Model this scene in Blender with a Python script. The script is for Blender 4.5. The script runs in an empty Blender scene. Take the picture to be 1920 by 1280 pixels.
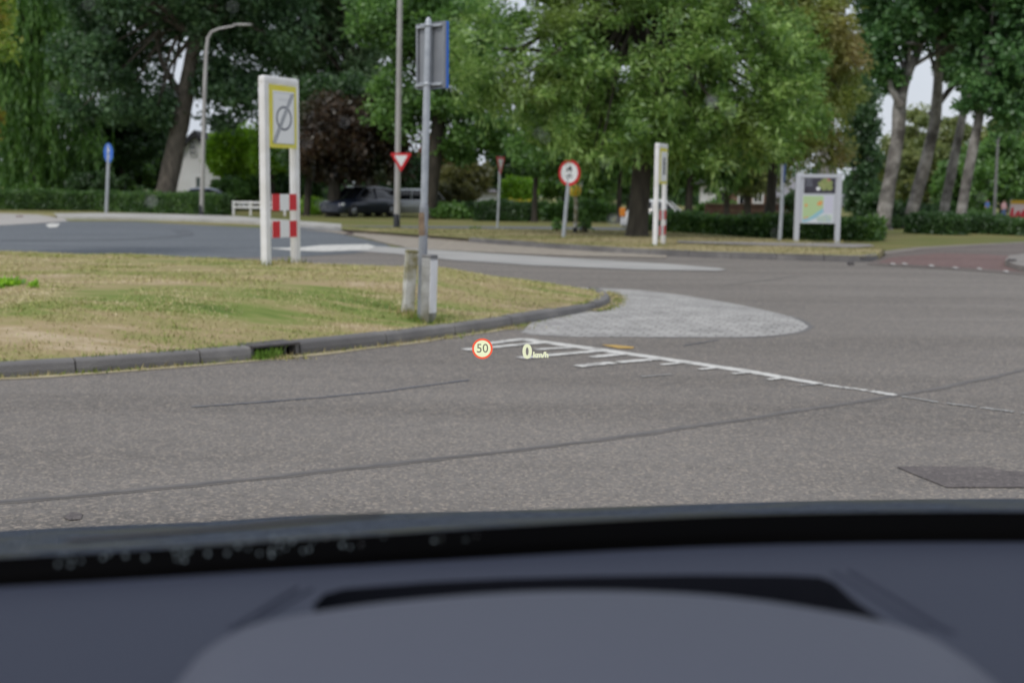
import bpy, bmesh, math, random
import numpy as np
from mathutils import Vector, Matrix, noise as mnoise

random.seed(7)
RNG = np.random.default_rng(7)
R = math.radians
sc = bpy.context.scene
COL = sc.collection

# ------------------------------------------------------------------ camera, sky, sun, exposure
CAM_Z, FPX, PITCH, ROLL = 1.45, 2318.0, R(7.0), R(0.6)
EYE = Vector((0, 0, CAM_Z))
_f = Vector((0, math.cos(PITCH), -math.sin(PITCH)))
_r0 = Vector((1, 0, 0)); _u0 = _r0.cross(_f)
_r = _r0 * math.cos(ROLL) + _u0 * math.sin(ROLL)
_u = -_r0 * math.sin(ROLL) + _u0 * math.cos(ROLL)
cd = bpy.data.cameras.new('camera'); cam = bpy.data.objects.new('camera', cd); COL.objects.link(cam)
m = Matrix((_r, _u, -_f)).transposed().to_4x4(); m.translation = EYE
cam.matrix_world = m
cd.sensor_width = 36.0; cd.lens = 36.0 * FPX / 1920.0
cd.clip_start = 0.02; cd.clip_end = 5000
cd.dof.use_dof = True; cd.dof.focus_distance = 3.4; cd.dof.aperture_fstop = 4.1
sc.camera = cam

SUN_EL, SUN_AZ = R(52), R(215)      # azimuth measured clockwise from +Y
wd = bpy.data.worlds.new('World'); sc.world = wd; wd.use_nodes = True
nt = wd.node_tree; bg = nt.nodes['Background']
sky = nt.nodes.new('ShaderNodeTexSky'); sky.sky_type = 'NISHITA'; sky.sun_disc = False
sky.sun_elevation = SUN_EL; sky.sun_rotation = SUN_AZ
sky.air_density = 1.0; sky.dust_density = 4.0; sky.ozone_density = 1.0
# thin even cloud in front of the blue: most of the sky is cloud-white, a little brighter overhead
wtc = nt.nodes.new('ShaderNodeTexCoord'); wns = nt.nodes.new('ShaderNodeTexNoise'); wns.inputs['Scale'].default_value = 2.2; wns.inputs['Detail'].default_value = 5
nt.links.new(wtc.outputs['Generated'], wns.inputs['Vector'])
wr = nt.nodes.new('ShaderNodeValToRGB'); wr.color_ramp.elements[0].position = 0.3; wr.color_ramp.elements[0].color = (5.0, 5.4, 6.1, 1); wr.color_ramp.elements[1].position = 0.7; wr.color_ramp.elements[1].color = (6.4, 6.75, 7.3, 1)
nt.links.new(wns.outputs['Fac'], wr.inputs[0])
wm = nt.nodes.new('ShaderNodeMixRGB'); wm.inputs[0].default_value = 0.85
nt.links.new(sky.outputs[0], wm.inputs[1]); nt.links.new(wr.outputs[0], wm.inputs[2])
nt.links.new(wm.outputs[0], bg.inputs[0]); bg.inputs[1].default_value = 0.13
sl = bpy.data.lights.new('sun', 'SUN'); sl.energy = 1.5; sl.angle = R(14); sl.color = (1.0, 0.96, 0.90)
so = bpy.data.objects.new('sun', sl); COL.objects.link(so)
sd = Vector((math.sin(SUN_AZ) * math.cos(SUN_EL), math.cos(SUN_AZ) * math.cos(SUN_EL), math.sin(SUN_EL)))
so.rotation_euler = sd.to_track_quat('Z', 'Y').to_euler(); so.location = (0, -20, 40)
sc.view_settings.view_transform = 'Standard'; sc.view_settings.look = 'None'
sc.view_settings.exposure = 0.0; sc.view_settings.gamma = 1.0
sc.cycles.use_denoising = True
sc.cycles.max_bounces = 6; sc.cycles.diffuse_bounces = 3; sc.cycles.transparent_max_bounces = 8

# ------------------------------------------------------------------ helpers
def ray(px, py):
    return _f * FPX + _r * (px - 960.0) - _u * (py - 640.0)
def G(px, py, z=0.0):                   # where the measured direction meets the level z
    v = ray(px, py); return EYE + v * ((z - CAM_Z) / v.z)
def D(px, py, Y):                       # the point in the measured direction at distance Y
    v = ray(px, py); return EYE + v * (Y / v.y)
def ppm(Y): return FPX / Y              # measured pixels per metre at distance Y

def nodes_of(mat):
    mat.use_nodes = True; n = mat.node_tree
    return n, n.nodes['Principled BSDF']

def mat(name, c, rough=0.6, c2=None, scale=3.0, spec=0.5, metal=0.0, bump=0.0, bscale=40.0, detail=4.0, c3=None, scale3=0.4, coat=0.0, lo=0.35, hi=0.65, stretch=None):
    M = bpy.data.materials.new(name); n, b = nodes_of(M); L = n.links
    b.inputs['Roughness'].default_value = rough; b.inputs['Metallic'].default_value = metal
    b.inputs['Specular IOR Level'].default_value = spec; b.inputs['Coat Weight'].default_value = coat
    b.inputs['Base Color'].default_value = (*c, 1)
    tc = n.nodes.new('ShaderNodeTexCoord'); src = tc.outputs['Object']
    if stretch:
        mp = n.nodes.new('ShaderNodeMapping'); mp.inputs['Scale'].default_value = stretch
        L.new(src, mp.inputs[0]); src = mp.outputs[0]
    if c2:
        t = n.nodes.new('ShaderNodeTexNoise'); t.inputs['Scale'].default_value = scale; t.inputs['Detail'].default_value = detail
        L.new(src, t.inputs['Vector'])
        r = n.nodes.new('ShaderNodeValToRGB'); r.color_ramp.elements[0].position = lo; r.color_ramp.elements[1].position = hi
        r.color_ramp.elements[0].color = (*c, 1); r.color_ramp.elements[1].color = (*c2, 1)
        L.new(t.outputs['Fac'], r.inputs[0]); out = r.outputs[0]
        if c3:
            t3 = n.nodes.new('ShaderNodeTexNoise'); t3.inputs['Scale'].default_value = scale3; t3.inputs['Detail'].default_value = 3
            L.new(src, t3.inputs['Vector'])
            r3 = n.nodes.new('ShaderNodeValToRGB'); r3.color_ramp.elements[0].position = 0.42; r3.color_ramp.elements[1].position = 0.62
            L.new(t3.outputs['Fac'], r3.inputs[0])
            mx = n.nodes.new('ShaderNodeMixRGB'); mx.inputs[2].default_value = (*c3, 1)
            L.new(r3.outputs[0], mx.inputs[0]); L.new(out, mx.inputs[1]); out = mx.outputs[0]
        L.new(out, b.inputs['Base Color'])
    if bump:
        t = n.nodes.new('ShaderNodeTexNoise'); t.inputs['Scale'].default_value = bscale; t.inputs['Detail'].default_value = 3
        L.new(src, t.inputs['Vector'])
        bp = n.nodes.new('ShaderNodeBump'); bp.inputs['Strength'].default_value = bump; bp.inputs['Distance'].default_value = 0.02
        L.new(t.outputs['Fac'], bp.inputs['Height']); L.new(bp.outputs[0], b.inputs['Normal'])
    return M

def emit(name, c, s):
    M = bpy.data.materials.new(name); n, b = nodes_of(M)
    b.inputs['Base Color'].default_value = (0, 0, 0, 1); b.inputs['Specular IOR Level'].default_value = 0
    b.inputs['Emission Color'].default_value = (*c, 1); b.inputs['Emission Strength'].default_value = s
    return M

def leafmat(name, dark, mid, light, tint=None, tscale=0.25, transl=0.52, nscale=0.6, gain=2.6):
    """foliage: every leaf its own shade between three leaf colours lifted by gain, twigs of a second tint in places"""
    dark, mid, light = [tuple(v * gain * w for v, w in zip(c, (1.06, 1.0, 0.85))) for c in (dark, mid, light)]  # gain brightens the leaf colours to make up for shade inside the crowns
    M = bpy.data.materials.new(name); M.use_nodes = True; n = M.node_tree; L = n.links
    n.nodes.clear(); out = n.nodes.new('ShaderNodeOutputMaterial')
    geo = n.nodes.new('ShaderNodeNewGeometry'); tc = n.nodes.new('ShaderNodeTexCoord')
    no = n.nodes.new('ShaderNodeTexNoise'); no.inputs['Scale'].default_value = nscale; no.inputs['Detail'].default_value = 2
    L.new(tc.outputs['Object'], no.inputs['Vector'])
    ad = n.nodes.new('ShaderNodeMath'); ad.operation = 'MULTIPLY_ADD'; ad.inputs[1].default_value = 0.55
    L.new(geo.outputs['Random Per Island'], ad.inputs[0])
    sb = n.nodes.new('ShaderNodeMath'); sb.operation = 'MULTIPLY_ADD'; sb.inputs[1].default_value = 1.3; sb.inputs[2].default_value = -0.42
    L.new(no.outputs['Fac'], sb.inputs[0]); L.new(sb.outputs[0], ad.inputs[2])
    r = n.nodes.new('ShaderNodeValToRGB'); e = r.color_ramp.elements
    e[0].position = 0.1; e[0].color = (*dark, 1); e[1].position = 0.95; e[1].color = (*light, 1)
    k = e.new(0.5); k.color = (*mid, 1)
    L.new(ad.outputs[0], r.inputs[0]); col = r.outputs[0]
    if tint:
        n2 = n.nodes.new('ShaderNodeTexNoise'); n2.inputs['Scale'].default_value = tscale; n2.inputs['Detail'].default_value = 2
        L.new(tc.outputs['Object'], n2.inputs['Vector'])
        r2 = n.nodes.new('ShaderNodeValToRGB'); r2.color_ramp.elements[0].position = 0.5; r2.color_ramp.elements[1].position = 0.62
        L.new(n2.outputs['Fac'], r2.inputs[0])
        ml = n.nodes.new('ShaderNodeMath'); ml.operation = 'MULTIPLY'; ml.inputs[1].default_value = 0.8
        L.new(r2.outputs[0], ml.inputs[0])
        mx = n.nodes.new('ShaderNodeMixRGB'); mx.inputs[2].default_value = (*tint, 1)
        L.new(ml.outputs[0], mx.inputs[0]); L.new(col, mx.inputs[1]); col = mx.outputs[0]
    d = n.nodes.new('ShaderNodeBsdfDiffuse'); t = n.nodes.new('ShaderNodeBsdfTranslucent'); g = n.nodes.new('ShaderNodeBsdfGlossy')
    g.inputs['Roughness'].default_value = 0.45; g.inputs['Color'].default_value = (0.8, 0.85, 0.85, 1)
    L.new(col, d.inputs[0]); L.new(col, t.inputs[0])
    m1 = n.nodes.new('ShaderNodeMixShader'); m1.inputs[0].default_value = transl; L.new(d.outputs[0], m1.inputs[1]); L.new(t.outputs[0], m1.inputs[2])
    m2 = n.nodes.new('ShaderNodeMixShader'); m2.inputs[0].default_value = 0.05; L.new(m1.outputs[0], m2.inputs[1]); L.new(g.outputs[0], m2.inputs[2])
    L.new(m2.outputs[0], out.inputs[0])
    return M

class MB:
    """collects shapes, links them as ONE mesh object; each shape may carry its own material slot"""
    def __init__(s): s.v = []; s.f = []; s.mi = []; s.sm = []
    def add(s, vs, fs, mi=0, smooth=False):
        b = len(s.v); s.v.extend([tuple(x) for x in vs]); s.f.extend([tuple(i + b for i in f) for f in fs])
        s.mi.extend([mi] * len(fs)); s.sm.extend([smooth] * len(fs)); return s
    def box(s, c, d, rot=None, mi=0, bev=0.0):
        bm = bmesh.new(); bmesh.ops.create_cube(bm, size=1.0)
        bmesh.ops.scale(bm, vec=Vector(d), verts=bm.verts)
        if bev: bmesh.ops.bevel(bm, geom=bm.edges[:], offset=bev, segments=2, affect='EDGES', profile=0.6)
        M = (Matrix.Translation(Vector(c)) @ (rot.to_4x4() if rot else Matrix.Identity(4)))
        bm.verts.index_update()
        s.add([M @ v.co for v in bm.verts], [[v.index for v in f.verts] for f in bm.faces], mi, False); bm.free(); return s
    def tube(s, pts, rad, n=10, mi=0, caps=True, smooth=True, jit=0.0):
        pts = [Vector(p) for p in pts]; k = len(pts)
        if not hasattr(rad, '__len__'): rad = [rad] * k
        vs = []; fs = []; up = None
        for i, p in enumerate(pts):
            t = (pts[min(i + 1, k - 1)] - pts[max(i - 1, 0)]).normalized()
            if up is None: up = t.orthogonal().normalized()
            up = (up - t * up.dot(t)).normalized(); q = t.cross(up)
            for j in range(n):
                a = 2 * math.pi * j / n; r = rad[i]
                if jit: r *= 1 + jit * mnoise.noise(Vector((math.cos(a) * 1.7 + p.x, math.sin(a) * 1.7 + p.y, p.z * 1.1)))
                vs.append(p + (up * math.cos(a) + q * math.sin(a)) * r)
        for i in range(k - 1):
            for j in range(n):
                a = i * n + j; b = i * n + (j + 1) % n
                fs.append((a, b, b + n, a + n))
        s.add(vs, fs, mi, smooth)
        if caps: s.add(vs[:n][::-1], [tuple(range(n))], mi); s.add(vs[-n:], [tuple(range(n))], mi)
        return s
    def lathe(s, prof, c, axis='z', n=20, mi=0, smooth=True):
        vs = []; fs = []; c = Vector(c)
        for (r, h) in prof:
            for j in range(n):
                a = 2 * math.pi * j / n
                p = Vector((r * math.cos(a), r * math.sin(a), h))
                if axis == 'y': p = Vector((p.x, p.z, p.y))
                elif axis == 'x': p = Vector((p.z, p.x, p.y))
                vs.append(c + p)
        for i in range(len(prof) - 1):
            for j in range(n):
                a = i * n + j; b = i * n + (j + 1) % n; fs.append((a, b, b + n, a + n))
        return s.add(vs, fs, mi, smooth)
    def prism(s, poly, o, ax, ay, d, mi=0):
        """polygon (2-D) in the plane o + x*ax + y*ay, extruded by d"""
        o = Vector(o); ax = Vector(ax); ay = Vector(ay); d = Vector(d); k = len(poly)
        a = [o + ax * x + ay * y for x, y in poly]; b = [p + d for p in a]
        fs = [tuple(range(k)), tuple(range(2 * k - 1, k - 1, -1))] + [(i, k + i, k + (i + 1) % k, (i + 1) % k) for i in range(k)]
        return s.add(a + b, fs, mi)
    def sheet(s, rows, mi=0, smooth=True):
        n = len(rows[0]); vs = [p for r in rows for p in r]
        fs = [(i * n + j, i * n + j + 1, (i + 1) * n + j + 1, (i + 1) * n + j) for i in range(len(rows) - 1) for j in range(n - 1)]
        return s.add(vs, fs, mi, smooth)
    def build(s, name, mats, parent=None, loc=None):
        me = bpy.data.meshes.new(name); me.from_pydata(s.v, [], s.f)
        if not isinstance(mats, (list, tuple)): mats = [mats]
        for M in mats: me.materials.append(M)
        me.polygons.foreach_set('material_index', s.mi); me.polygons.foreach_set('use_smooth', s.sm); me.update()
        bm = bmesh.new(); bm.from_mesh(me); bmesh.ops.recalc_face_normals(bm, faces=bm.faces); bm.to_mesh(me); bm.free()
        o = bpy.data.objects.new(name, me); COL.objects.link(o)
        if parent: o.parent = parent
        if loc: o.location = loc
        return o

def tag(o, label=None, cat=None, group=None, kind=None):
    if label: o['label'] = label
    if cat: o['category'] = cat
    if group: o['group'] = group
    if kind: o['kind'] = kind
    return o
def thing(name, label, cat, loc=(0, 0, 0), rz=0.0, group=None):
    o = bpy.data.objects.new(name, None); COL.objects.link(o); o.location = loc; o.rotation_euler = (0, 0, rz); o.empty_display_size = 0.2
    return tag(o, label, cat, group)
def struct(o): o['kind'] = 'structure'; return o

def resample(pts, n):
    P = np.array([tuple(p) for p in pts], float); d = np.r_[0, np.cumsum(np.linalg.norm(np.diff(P, axis=0), axis=1))]
    t = np.linspace(0, d[-1], n); return np.stack([np.interp(t, d, P[:, i]) for i in range(P.shape[1])], 1)
def smooth_curve(pts, n):
    """Catmull-Rom through the points"""
    P = np.array([tuple(p) for p in pts], float); P = np.vstack([2 * P[0] - P[1], P, 2 * P[-1] - P[-2]]); out = []
    for i in range(1, len(P) - 2):
        for t in np.linspace(0, 1, 12, endpoint=False):
            a, b, c, d = P[i - 1], P[i], P[i + 1], P[i + 2]
            out.append(0.5 * (2 * b + (c - a) * t + (2 * a - 5 * b + 4 * c - d) * t * t + (3 * b - a - 3 * c + d) * t ** 3))
    out.append(P[-2]); return resample(out, n)

def flat(name, px, M, z, sub=False):
    """a sheet on the ground whose outline was measured on the ground plane"""
    bm = bmesh.new(); vs = [bm.verts.new((G(x, y).x, G(x, y).y, z)) for x, y in px]
    es = [bm.edges.new((vs[i], vs[(i + 1) % len(vs)])) for i in range(len(vs))]
    bmesh.ops.triangle_fill(bm, edges=es, use_beauty=True)
    for f in bm.faces:
        if f.normal.z < 0: f.normal_flip()
    me = bpy.data.meshes.new(name); bm.to_mesh(me); bm.free(); me.materials.append(M)
    o = bpy.data.objects.new(name, me); COL.objects.link(o); return struct(o)

def text_mesh(s, size, o, ax, ay, d, mb, mi=0, bold=0.0, sx=1.0):
    """adds the lettering s, centred at o, lying in the plane of ax, ay and d thick"""
    cu = bpy.data.curves.new('t', 'FONT'); cu.body = s; cu.size = size; cu.align_x = 'CENTER'; cu.align_y = 'CENTER'; cu.offset = bold; cu.resolution_u = 4
    ob = bpy.data.objects.new('t', cu); COL.objects.link(ob)
    dg = bpy.context.evaluated_depsgraph_get(); me = bpy.data.meshes.new_from_object(ob.evaluated_get(dg))
    o = Vector(o); ax = Vector(ax); ay = Vector(ay); d = Vector(d)
    mb.add([o + ax * v.co.x * sx + ay * v.co.y + d for v in me.vertices], [tuple(p.vertices) for p in me.polygons], mi)
    bpy.data.objects.remove(ob); bpy.data.curves.remove(cu); bpy.data.meshes.remove(me)

def ring_poly(r, n=32): return [(r * math.cos(2 * math.pi * i / n), r * math.sin(2 * math.pi * i / n)) for i in range(n)]

# ------------------------------------------------------------------ materials
def asphalt_mat(name, a, b, warm, fine=160.0):
    M = bpy.data.materials.new(name); n, p = nodes_of(M); L = n.links
    tc = n.nodes.new('ShaderNodeTexCoord')
    def nz(scale, det, lo, hi, vec=None):
        t = n.nodes.new('ShaderNodeTexNoise'); t.inputs['Scale'].default_value = scale; t.inputs['Detail'].default_value = det
        L.new(vec or tc.outputs['Object'], t.inputs['Vector'])
        r = n.nodes.new('ShaderNodeMapRange'); r.inputs[1].default_value = lo; r.inputs[2].default_value = hi
        L.new(t.outputs['Fac'], r.inputs[0]); return r.outputs[0], t.outputs['Fac']
    big, _ = nz(0.22, 4, 0.35, 0.65); fin, fh = nz(fine, 2, 0.3, 0.7); med, _ = nz(9, 5, 0.35, 0.7)
    mp = n.nodes.new('ShaderNodeMapping'); mp.inputs['Scale'].default_value = (0.25, 2.2, 1); mp.inputs['Rotation'].default_value = (0, 0, R(-12)); L.new(tc.outputs['Object'], mp.inputs[0])
    lane, _ = nz(0.5, 4, 0.4, 0.62, mp.outputs[0])
    def mix(f, c1, c2, k=1.0):
        x = n.nodes.new('ShaderNodeMixRGB')
        if k != 1.0:
            q = n.nodes.new('ShaderNodeMath'); q.operation = 'MULTIPLY'; q.inputs[1].default_value = k; L.new(f, q.inputs[0]); f = q.outputs[0]
        L.new(f, x.inputs[0])
        for i, c in ((1, c1), (2, c2)):
            if isinstance(c, tuple): x.inputs[i].default_value = (*c, 1)
            else: L.new(c, x.inputs[i])
        return x.outputs[0]
    c = mix(big, a, b); c = mix(lane, c, tuple(v * 0.74 for v in a), 0.75); c = mix(med, c, tuple(v * 1.15 for v in b), 0.4)
    spk = n.nodes.new('ShaderNodeTexVoronoi'); spk.inputs['Scale'].default_value = fine * 0.45; L.new(tc.outputs['Object'], spk.inputs['Vector'])
    sr = n.nodes.new('ShaderNodeValToRGB'); sr.color_ramp.elements[0].position = 0.0; sr.color_ramp.elements[0].color = (1, 1, 1, 1); sr.color_ramp.elements[1].position = 1.0; sr.color_ramp.elements[1].color = (0, 0, 0, 1)
    sep = n.nodes.new('ShaderNodeSeparateColor'); L.new(spk.outputs['Color'], sep.inputs[0])
    st = n.nodes.new('ShaderNodeValToRGB'); st.color_ramp.elements[0].position = 0.62; st.color_ramp.elements[1].position = 0.95; L.new(sep.outputs[0], st.inputs[0])
    c = mix(st.outputs[0], c, warm, 0.5)
    dk = n.nodes.new('ShaderNodeValToRGB'); dk.color_ramp.elements[0].position = 0.7; dk.color_ramp.elements[1].position = 1.0; L.new(sep.outputs[1], dk.inputs[0])
    c = mix(dk.outputs[0], c, tuple(v * 0.45 for v in a), 0.5)
    L.new(c, p.inputs['Base Color']); p.inputs['Roughness'].default_value = 0.85; p.inputs['Specular IOR Level'].default_value = 0.3
    bp = n.nodes.new('ShaderNodeBump'); bp.inputs['Strength'].default_value = 0.5; bp.inputs['Distance'].default_value = 0.006
    L.new(fh, bp.inputs['Height']); L.new(bp.outputs[0], p.inputs['Normal'])
    return M

def grassmat(name, cols, s1=0.5, s2=2.5, stretch=(0.45, 1.6, 1)):
    """patches of dry and green turf"""
    M = bpy.data.materials.new(name); n, p = nodes_of(M); L = n.links
    tc = n.nodes.new('ShaderNodeTexCoord'); mp = n.nodes.new('ShaderNodeMapping'); mp.inputs['Scale'].default_value = stretch; L.new(tc.outputs['Object'], mp.inputs[0])
    t1 = n.nodes.new('ShaderNodeTexNoise'); t1.inputs['Scale'].default_value = s1; t1.inputs['Detail'].default_value = 4; t1.inputs['Roughness'].default_value = 0.65; L.new(mp.outputs[0], t1.inputs['Vector'])
    t2 = n.nodes.new('ShaderNodeTexNoise'); t2.inputs['Scale'].default_value = s2; t2.inputs['Detail'].default_value = 5; t2.inputs['Roughness'].default_value = 0.7; L.new(mp.outputs[0], t2.inputs['Vector'])
    geo = n.nodes.new('ShaderNodeNewGeometry')
    a = n.nodes.new('ShaderNodeMath'); a.operation = 'MULTIPLY_ADD'; a.inputs[1].default_value = 0.55; L.new(t1.outputs['Fac'], a.inputs[0])
    b = n.nodes.new('ShaderNodeMath'); b.operation = 'MULTIPLY_ADD'; b.inputs[1].default_value = 0.45; L.new(t2.outputs['Fac'], b.inputs[0])
    c = n.nodes.new('ShaderNodeMath'); c.operation = 'MULTIPLY_ADD'; c.inputs[1].default_value = 0.16; c.inputs[2].default_value = -0.08; L.new(geo.outputs['Random Per Island'], c.inputs[0])
    L.new(c.outputs[0], b.inputs[2]); L.new(b.outputs[0], a.inputs[2])
    r = n.nodes.new('ShaderNodeValToRGB'); e = r.color_ramp.elements
    pos = np.linspace(0.36, 0.64, len(cols)); e[0].position = pos[0]; e[0].color = (*cols[0], 1); e[1].position = pos[-1]; e[1].color = (*cols[-1], 1)
    for q, cc in zip(pos[1:-1], cols[1:-1]): k = e.new(q); k.color = (*cc, 1)
    L.new(a.outputs[0], r.inputs[0]); L.new(r.outputs[0], p.inputs['Base Color'])
    p.inputs['Roughness'].default_value = 0.9; p.inputs['Specular IOR Level'].default_value = 0.15
    return M

A = {}
A['asphalt'] = asphalt_mat('worn asphalt', (0.150, 0.138, 0.128), (0.195, 0.180, 0.167), (0.43, 0.365, 0.30))
A['blue_asphalt'] = asphalt_mat('fresh bluish asphalt', (0.115, 0.130, 0.148), (0.140, 0.155, 0.172), (0.22, 0.23, 0.24), 60)
A['patch'] = asphalt_mat('asphalt patch', (0.112, 0.098, 0.098), (0.14, 0.124, 0.122), (0.25, 0.22, 0.2))
A['red_asphalt'] = asphalt_mat('red asphalt', (0.160, 0.102, 0.097), (0.185, 0.122, 0.115), (0.26, 0.18, 0.16), 50)
A['old_asphalt'] = asphalt_mat('old street surface', (0.145, 0.118, 0.110), (0.175, 0.15, 0.138), (0.22, 0.2, 0.18), 50)
A['tar'] = mat('tar seam', (0.075, 0.085, 0.115), 0.6, (0.13, 0.13, 0.14), 6)
A['paving'] = mat('clinker gutter', (0.25, 0.22, 0.185), 0.9, (0.34, 0.30, 0.25), 5, bump=0.5, bscale=14)
A['slabs'] = mat('concrete slabs', (0.33, 0.31, 0.29), 0.9, (0.42, 0.40, 0.38), 1.2)
A['kerbstone'] = mat('kerb concrete', (0.16, 0.155, 0.155), 0.85, (0.225, 0.215, 0.205), 5, bump=0.4, bscale=60, c3=(0.125, 0.12, 0.12), scale3=0.9)
A['pale_kerb'] = mat('pale kerb stone', (0.34, 0.33, 0.31), 0.9, (0.46, 0.45, 0.43), 0.9, bump=0.3, bscale=10)
A['turf'] = grassmat('dry turf', [(0.09, 0.145, 0.03), (0.17, 0.215, 0.055), (0.28, 0.25, 0.11), (0.34, 0.265, 0.15), (0.46, 0.37, 0.255)], 0.42, 2.0)
A['verge'] = grassmat('verge turf', [(0.13, 0.15, 0.05), (0.23, 0.225, 0.09), (0.32, 0.275, 0.15), (0.39, 0.33, 0.21)], 0.3, 1.6)
A['turf_blades'] = grassmat('turf blades', [(0.16, 0.22, 0.05), (0.28, 0.33, 0.09), (0.42, 0.39, 0.17), (0.52, 0.45, 0.25), (0.62, 0.53, 0.36)], 0.5, 2.0)  # dry turf colours lightened to offset the shading of upright blades
A['ground'] = grassmat('park grass', [(0.07, 0.11, 0.025), (0.12, 0.145, 0.04), (0.20, 0.18, 0.075), (0.25, 0.21, 0.10)], 0.12, 0.9)
A['white_paint'] = mat('white post paint', (0.84, 0.84, 0.86), 0.5, (0.77, 0.77, 0.78), 3.5, c3=(0.68, 0.67, 0.65), scale3=2.2)
A['galv'] = mat('galvanised steel', (0.36, 0.39, 0.43), 0.42, (0.46, 0.49, 0.53), 9, metal=0.35, bump=0.1)
A['lamp_paint'] = mat('grey lamp paint', (0.33, 0.32, 0.31), 0.55, (0.42, 0.41, 0.40), 1.3)
A['black_paint'] = mat('black foot paint', (0.018, 0.02, 0.026), 0.6)
A['sign_back'] = mat('aluminium sign back', (0.24, 0.255, 0.28), 0.5, (0.29, 0.305, 0.33), 3, metal=0.3)
A['sign_white'] = mat('sign white', (0.80, 0.81, 0.83), 0.35)
A['sign_red'] = mat('sign red', (0.60, 0.012, 0.02), 0.35)
A['sign_blue'] = mat('sign blue', (0.015, 0.13, 0.55), 0.35)
A['sign_yellow'] = mat('sign yellow', (0.72, 0.62, 0.03), 0.4, (0.70, 0.66, 0.10), 2)
A['sign_grey'] = mat('sign grey print', (0.17, 0.18, 0.22), 0.5)
A['sign_palegrey'] = mat('sign faint print', (0.58, 0.60, 0.64), 0.5)
A['sign_dark'] = mat('sign dark print', (0.03, 0.03, 0.04), 0.5)
A['old_wood'] = mat('weathered white paint', (0.58, 0.57, 0.55), 0.8, (0.30, 0.28, 0.22), 9, c3=(0.20, 0.18, 0.08), scale3=5, lo=0.45, hi=0.75, bump=0.4)
A['old_grey'] = mat('weathered grey concrete', (0.30, 0.30, 0.30), 0.85, (0.40, 0.40, 0.39), 8, c3=(0.16, 0.155, 0.12), scale3=2.5, bump=0.4)
A['rust'] = mat('rust patch', (0.17, 0.115, 0.075), 0.85, (0.25, 0.18, 0.12), 14)
A['bark'] = mat('grey brown bark', (0.075, 0.065, 0.052), 0.95, (0.15, 0.13, 0.105), 3.5, bump=0.9, bscale=9, stretch=(2, 2, 0.5))
A['dark_bark'] = mat('dark bark', (0.030, 0.026, 0.02), 0.95, (0.06, 0.052, 0.04), 3, bump=0.9, bscale=9, stretch=(2, 2, 0.5))
A['pale_bark'] = mat('pale poplar bark', (0.19, 0.175, 0.16), 0.9, (0.37, 0.35, 0.33), 3.5, c3=(0.085, 0.077, 0.07), scale3=1.5, bump=0.9, bscale=9, stretch=(1.0, 1.0, 1.0))
A['iron'] = mat('cast iron', (0.05, 0.045, 0.05), 0.6, (0.085, 0.075, 0.07), 12)
A['black_hole'] = mat('dark recess', (0.006, 0.006, 0.007), 0.9, spec=0.0)

# ------------------------------------------------------------------ the ground
gm = MB(); gm.add([(-2500, -60, 0), (2500, -60, 0), (2500, 3500, 0), (-2500, 3500, 0)], [(0, 1, 2, 3)])
struct(gm.build('ground', A['ground']))

road_px = [(-900, 478), (0, 478), (560, 474), (700, 464), (760, 466), (900, 474), (1060, 472), (1250, 480), (1450, 484), (1600, 488), (1655, 490), (1800, 498), (1920, 506), (2500, 545)]
bm = bmesh.new()
vs = [bm.verts.new((G(x, y).x, G(x, y).y, 0.004)) for x, y in road_px] + [bm.verts.new(c) for c in ((60, 8, 0.004), (60, -8, 0.004), (-60, -8, 0.004), (-60, 15, 0.004))]
bmesh.ops.triangle_fill(bm, edges=[bm.edges.new((vs[i], vs[(i + 1) % len(vs)])) for i in range(len(vs))])
for f in bm.faces:
    if f.normal.z < 0: f.normal_flip()
me = bpy.data.meshes.new('road'); bm.to_mesh(me); bm.free(); me.materials.append(A['asphalt'])
o = bpy.data.objects.new('road', me); COL.objects.link(o); struct(o)

flat('far_road', [(-900, 476), (-900, 446), (0, 424), (100, 415), (250, 416), (450, 426), (560, 431), (620, 436), (680, 448), (722, 458), (735, 464), (720, 470), (660, 476), (560, 482), (400, 484), (0, 486), (-500, 486)], A['blue_asphalt'], 0.012)
flat('crossing_road', [(560, 424), (760, 424.5), (1000, 425.5), (1230, 428), (1230, 438), (1000, 437), (760, 436), (640, 436), (560, 431)], A['blue_asphalt'], 0.016)
flat('gutter', [(560, 431), (620, 433), (700, 437), (770, 443), (900, 452), (1060, 462), (1250, 473), (1250, 485), (1060, 481), (900, 474), (770, 467), (725, 458), (680, 446), (620, 436)], A['paving'], 0.020)
flat('concrete_strip', [(690, 462), (760, 466), (900, 475), (1060, 485), (1250, 496), (1350, 504), (1362, 507), (1345, 509), (1200, 507), (1000, 499), (850, 489), (740, 477), (650, 470)], mat('pale concrete', (0.31, 0.305, 0.295), 0.9, (0.38, 0.372, 0.36), 0.8), 0.016)
flat('pavement', [(-500, 398), (0, 401), (70, 403), (120, 411), (128, 416), (100, 418), (0, 424), (-500, 440)], A['slabs'], 0.024)
flat('near_verge', [(-500, 396), (0, 399), (250, 402), (440, 407), (640, 423), (440, 411), (250, 406), (90, 406), (0, 403), (-500, 401)], A['verge'], 0.010)
# raised pale pavement edge along the far road
mb = MB(); a = [G(x, y) for x, y in [(100, 405), (180, 404), (250, 404.5), (350, 407), (440, 410), (540, 418), (640, 426)]]; b = [G(x, y) for x, y in [(108, 411), (180, 412), (250, 413), (350, 415.5), (440, 419), (540, 425), (640, 432)]]
up = Vector((0, 0, 0.12)); mb.sheet([[p + up for p in a], [p + up for p in b], b], smooth=False)
struct(mb.build('raised_pavement', A['pale_kerb']))

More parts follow.
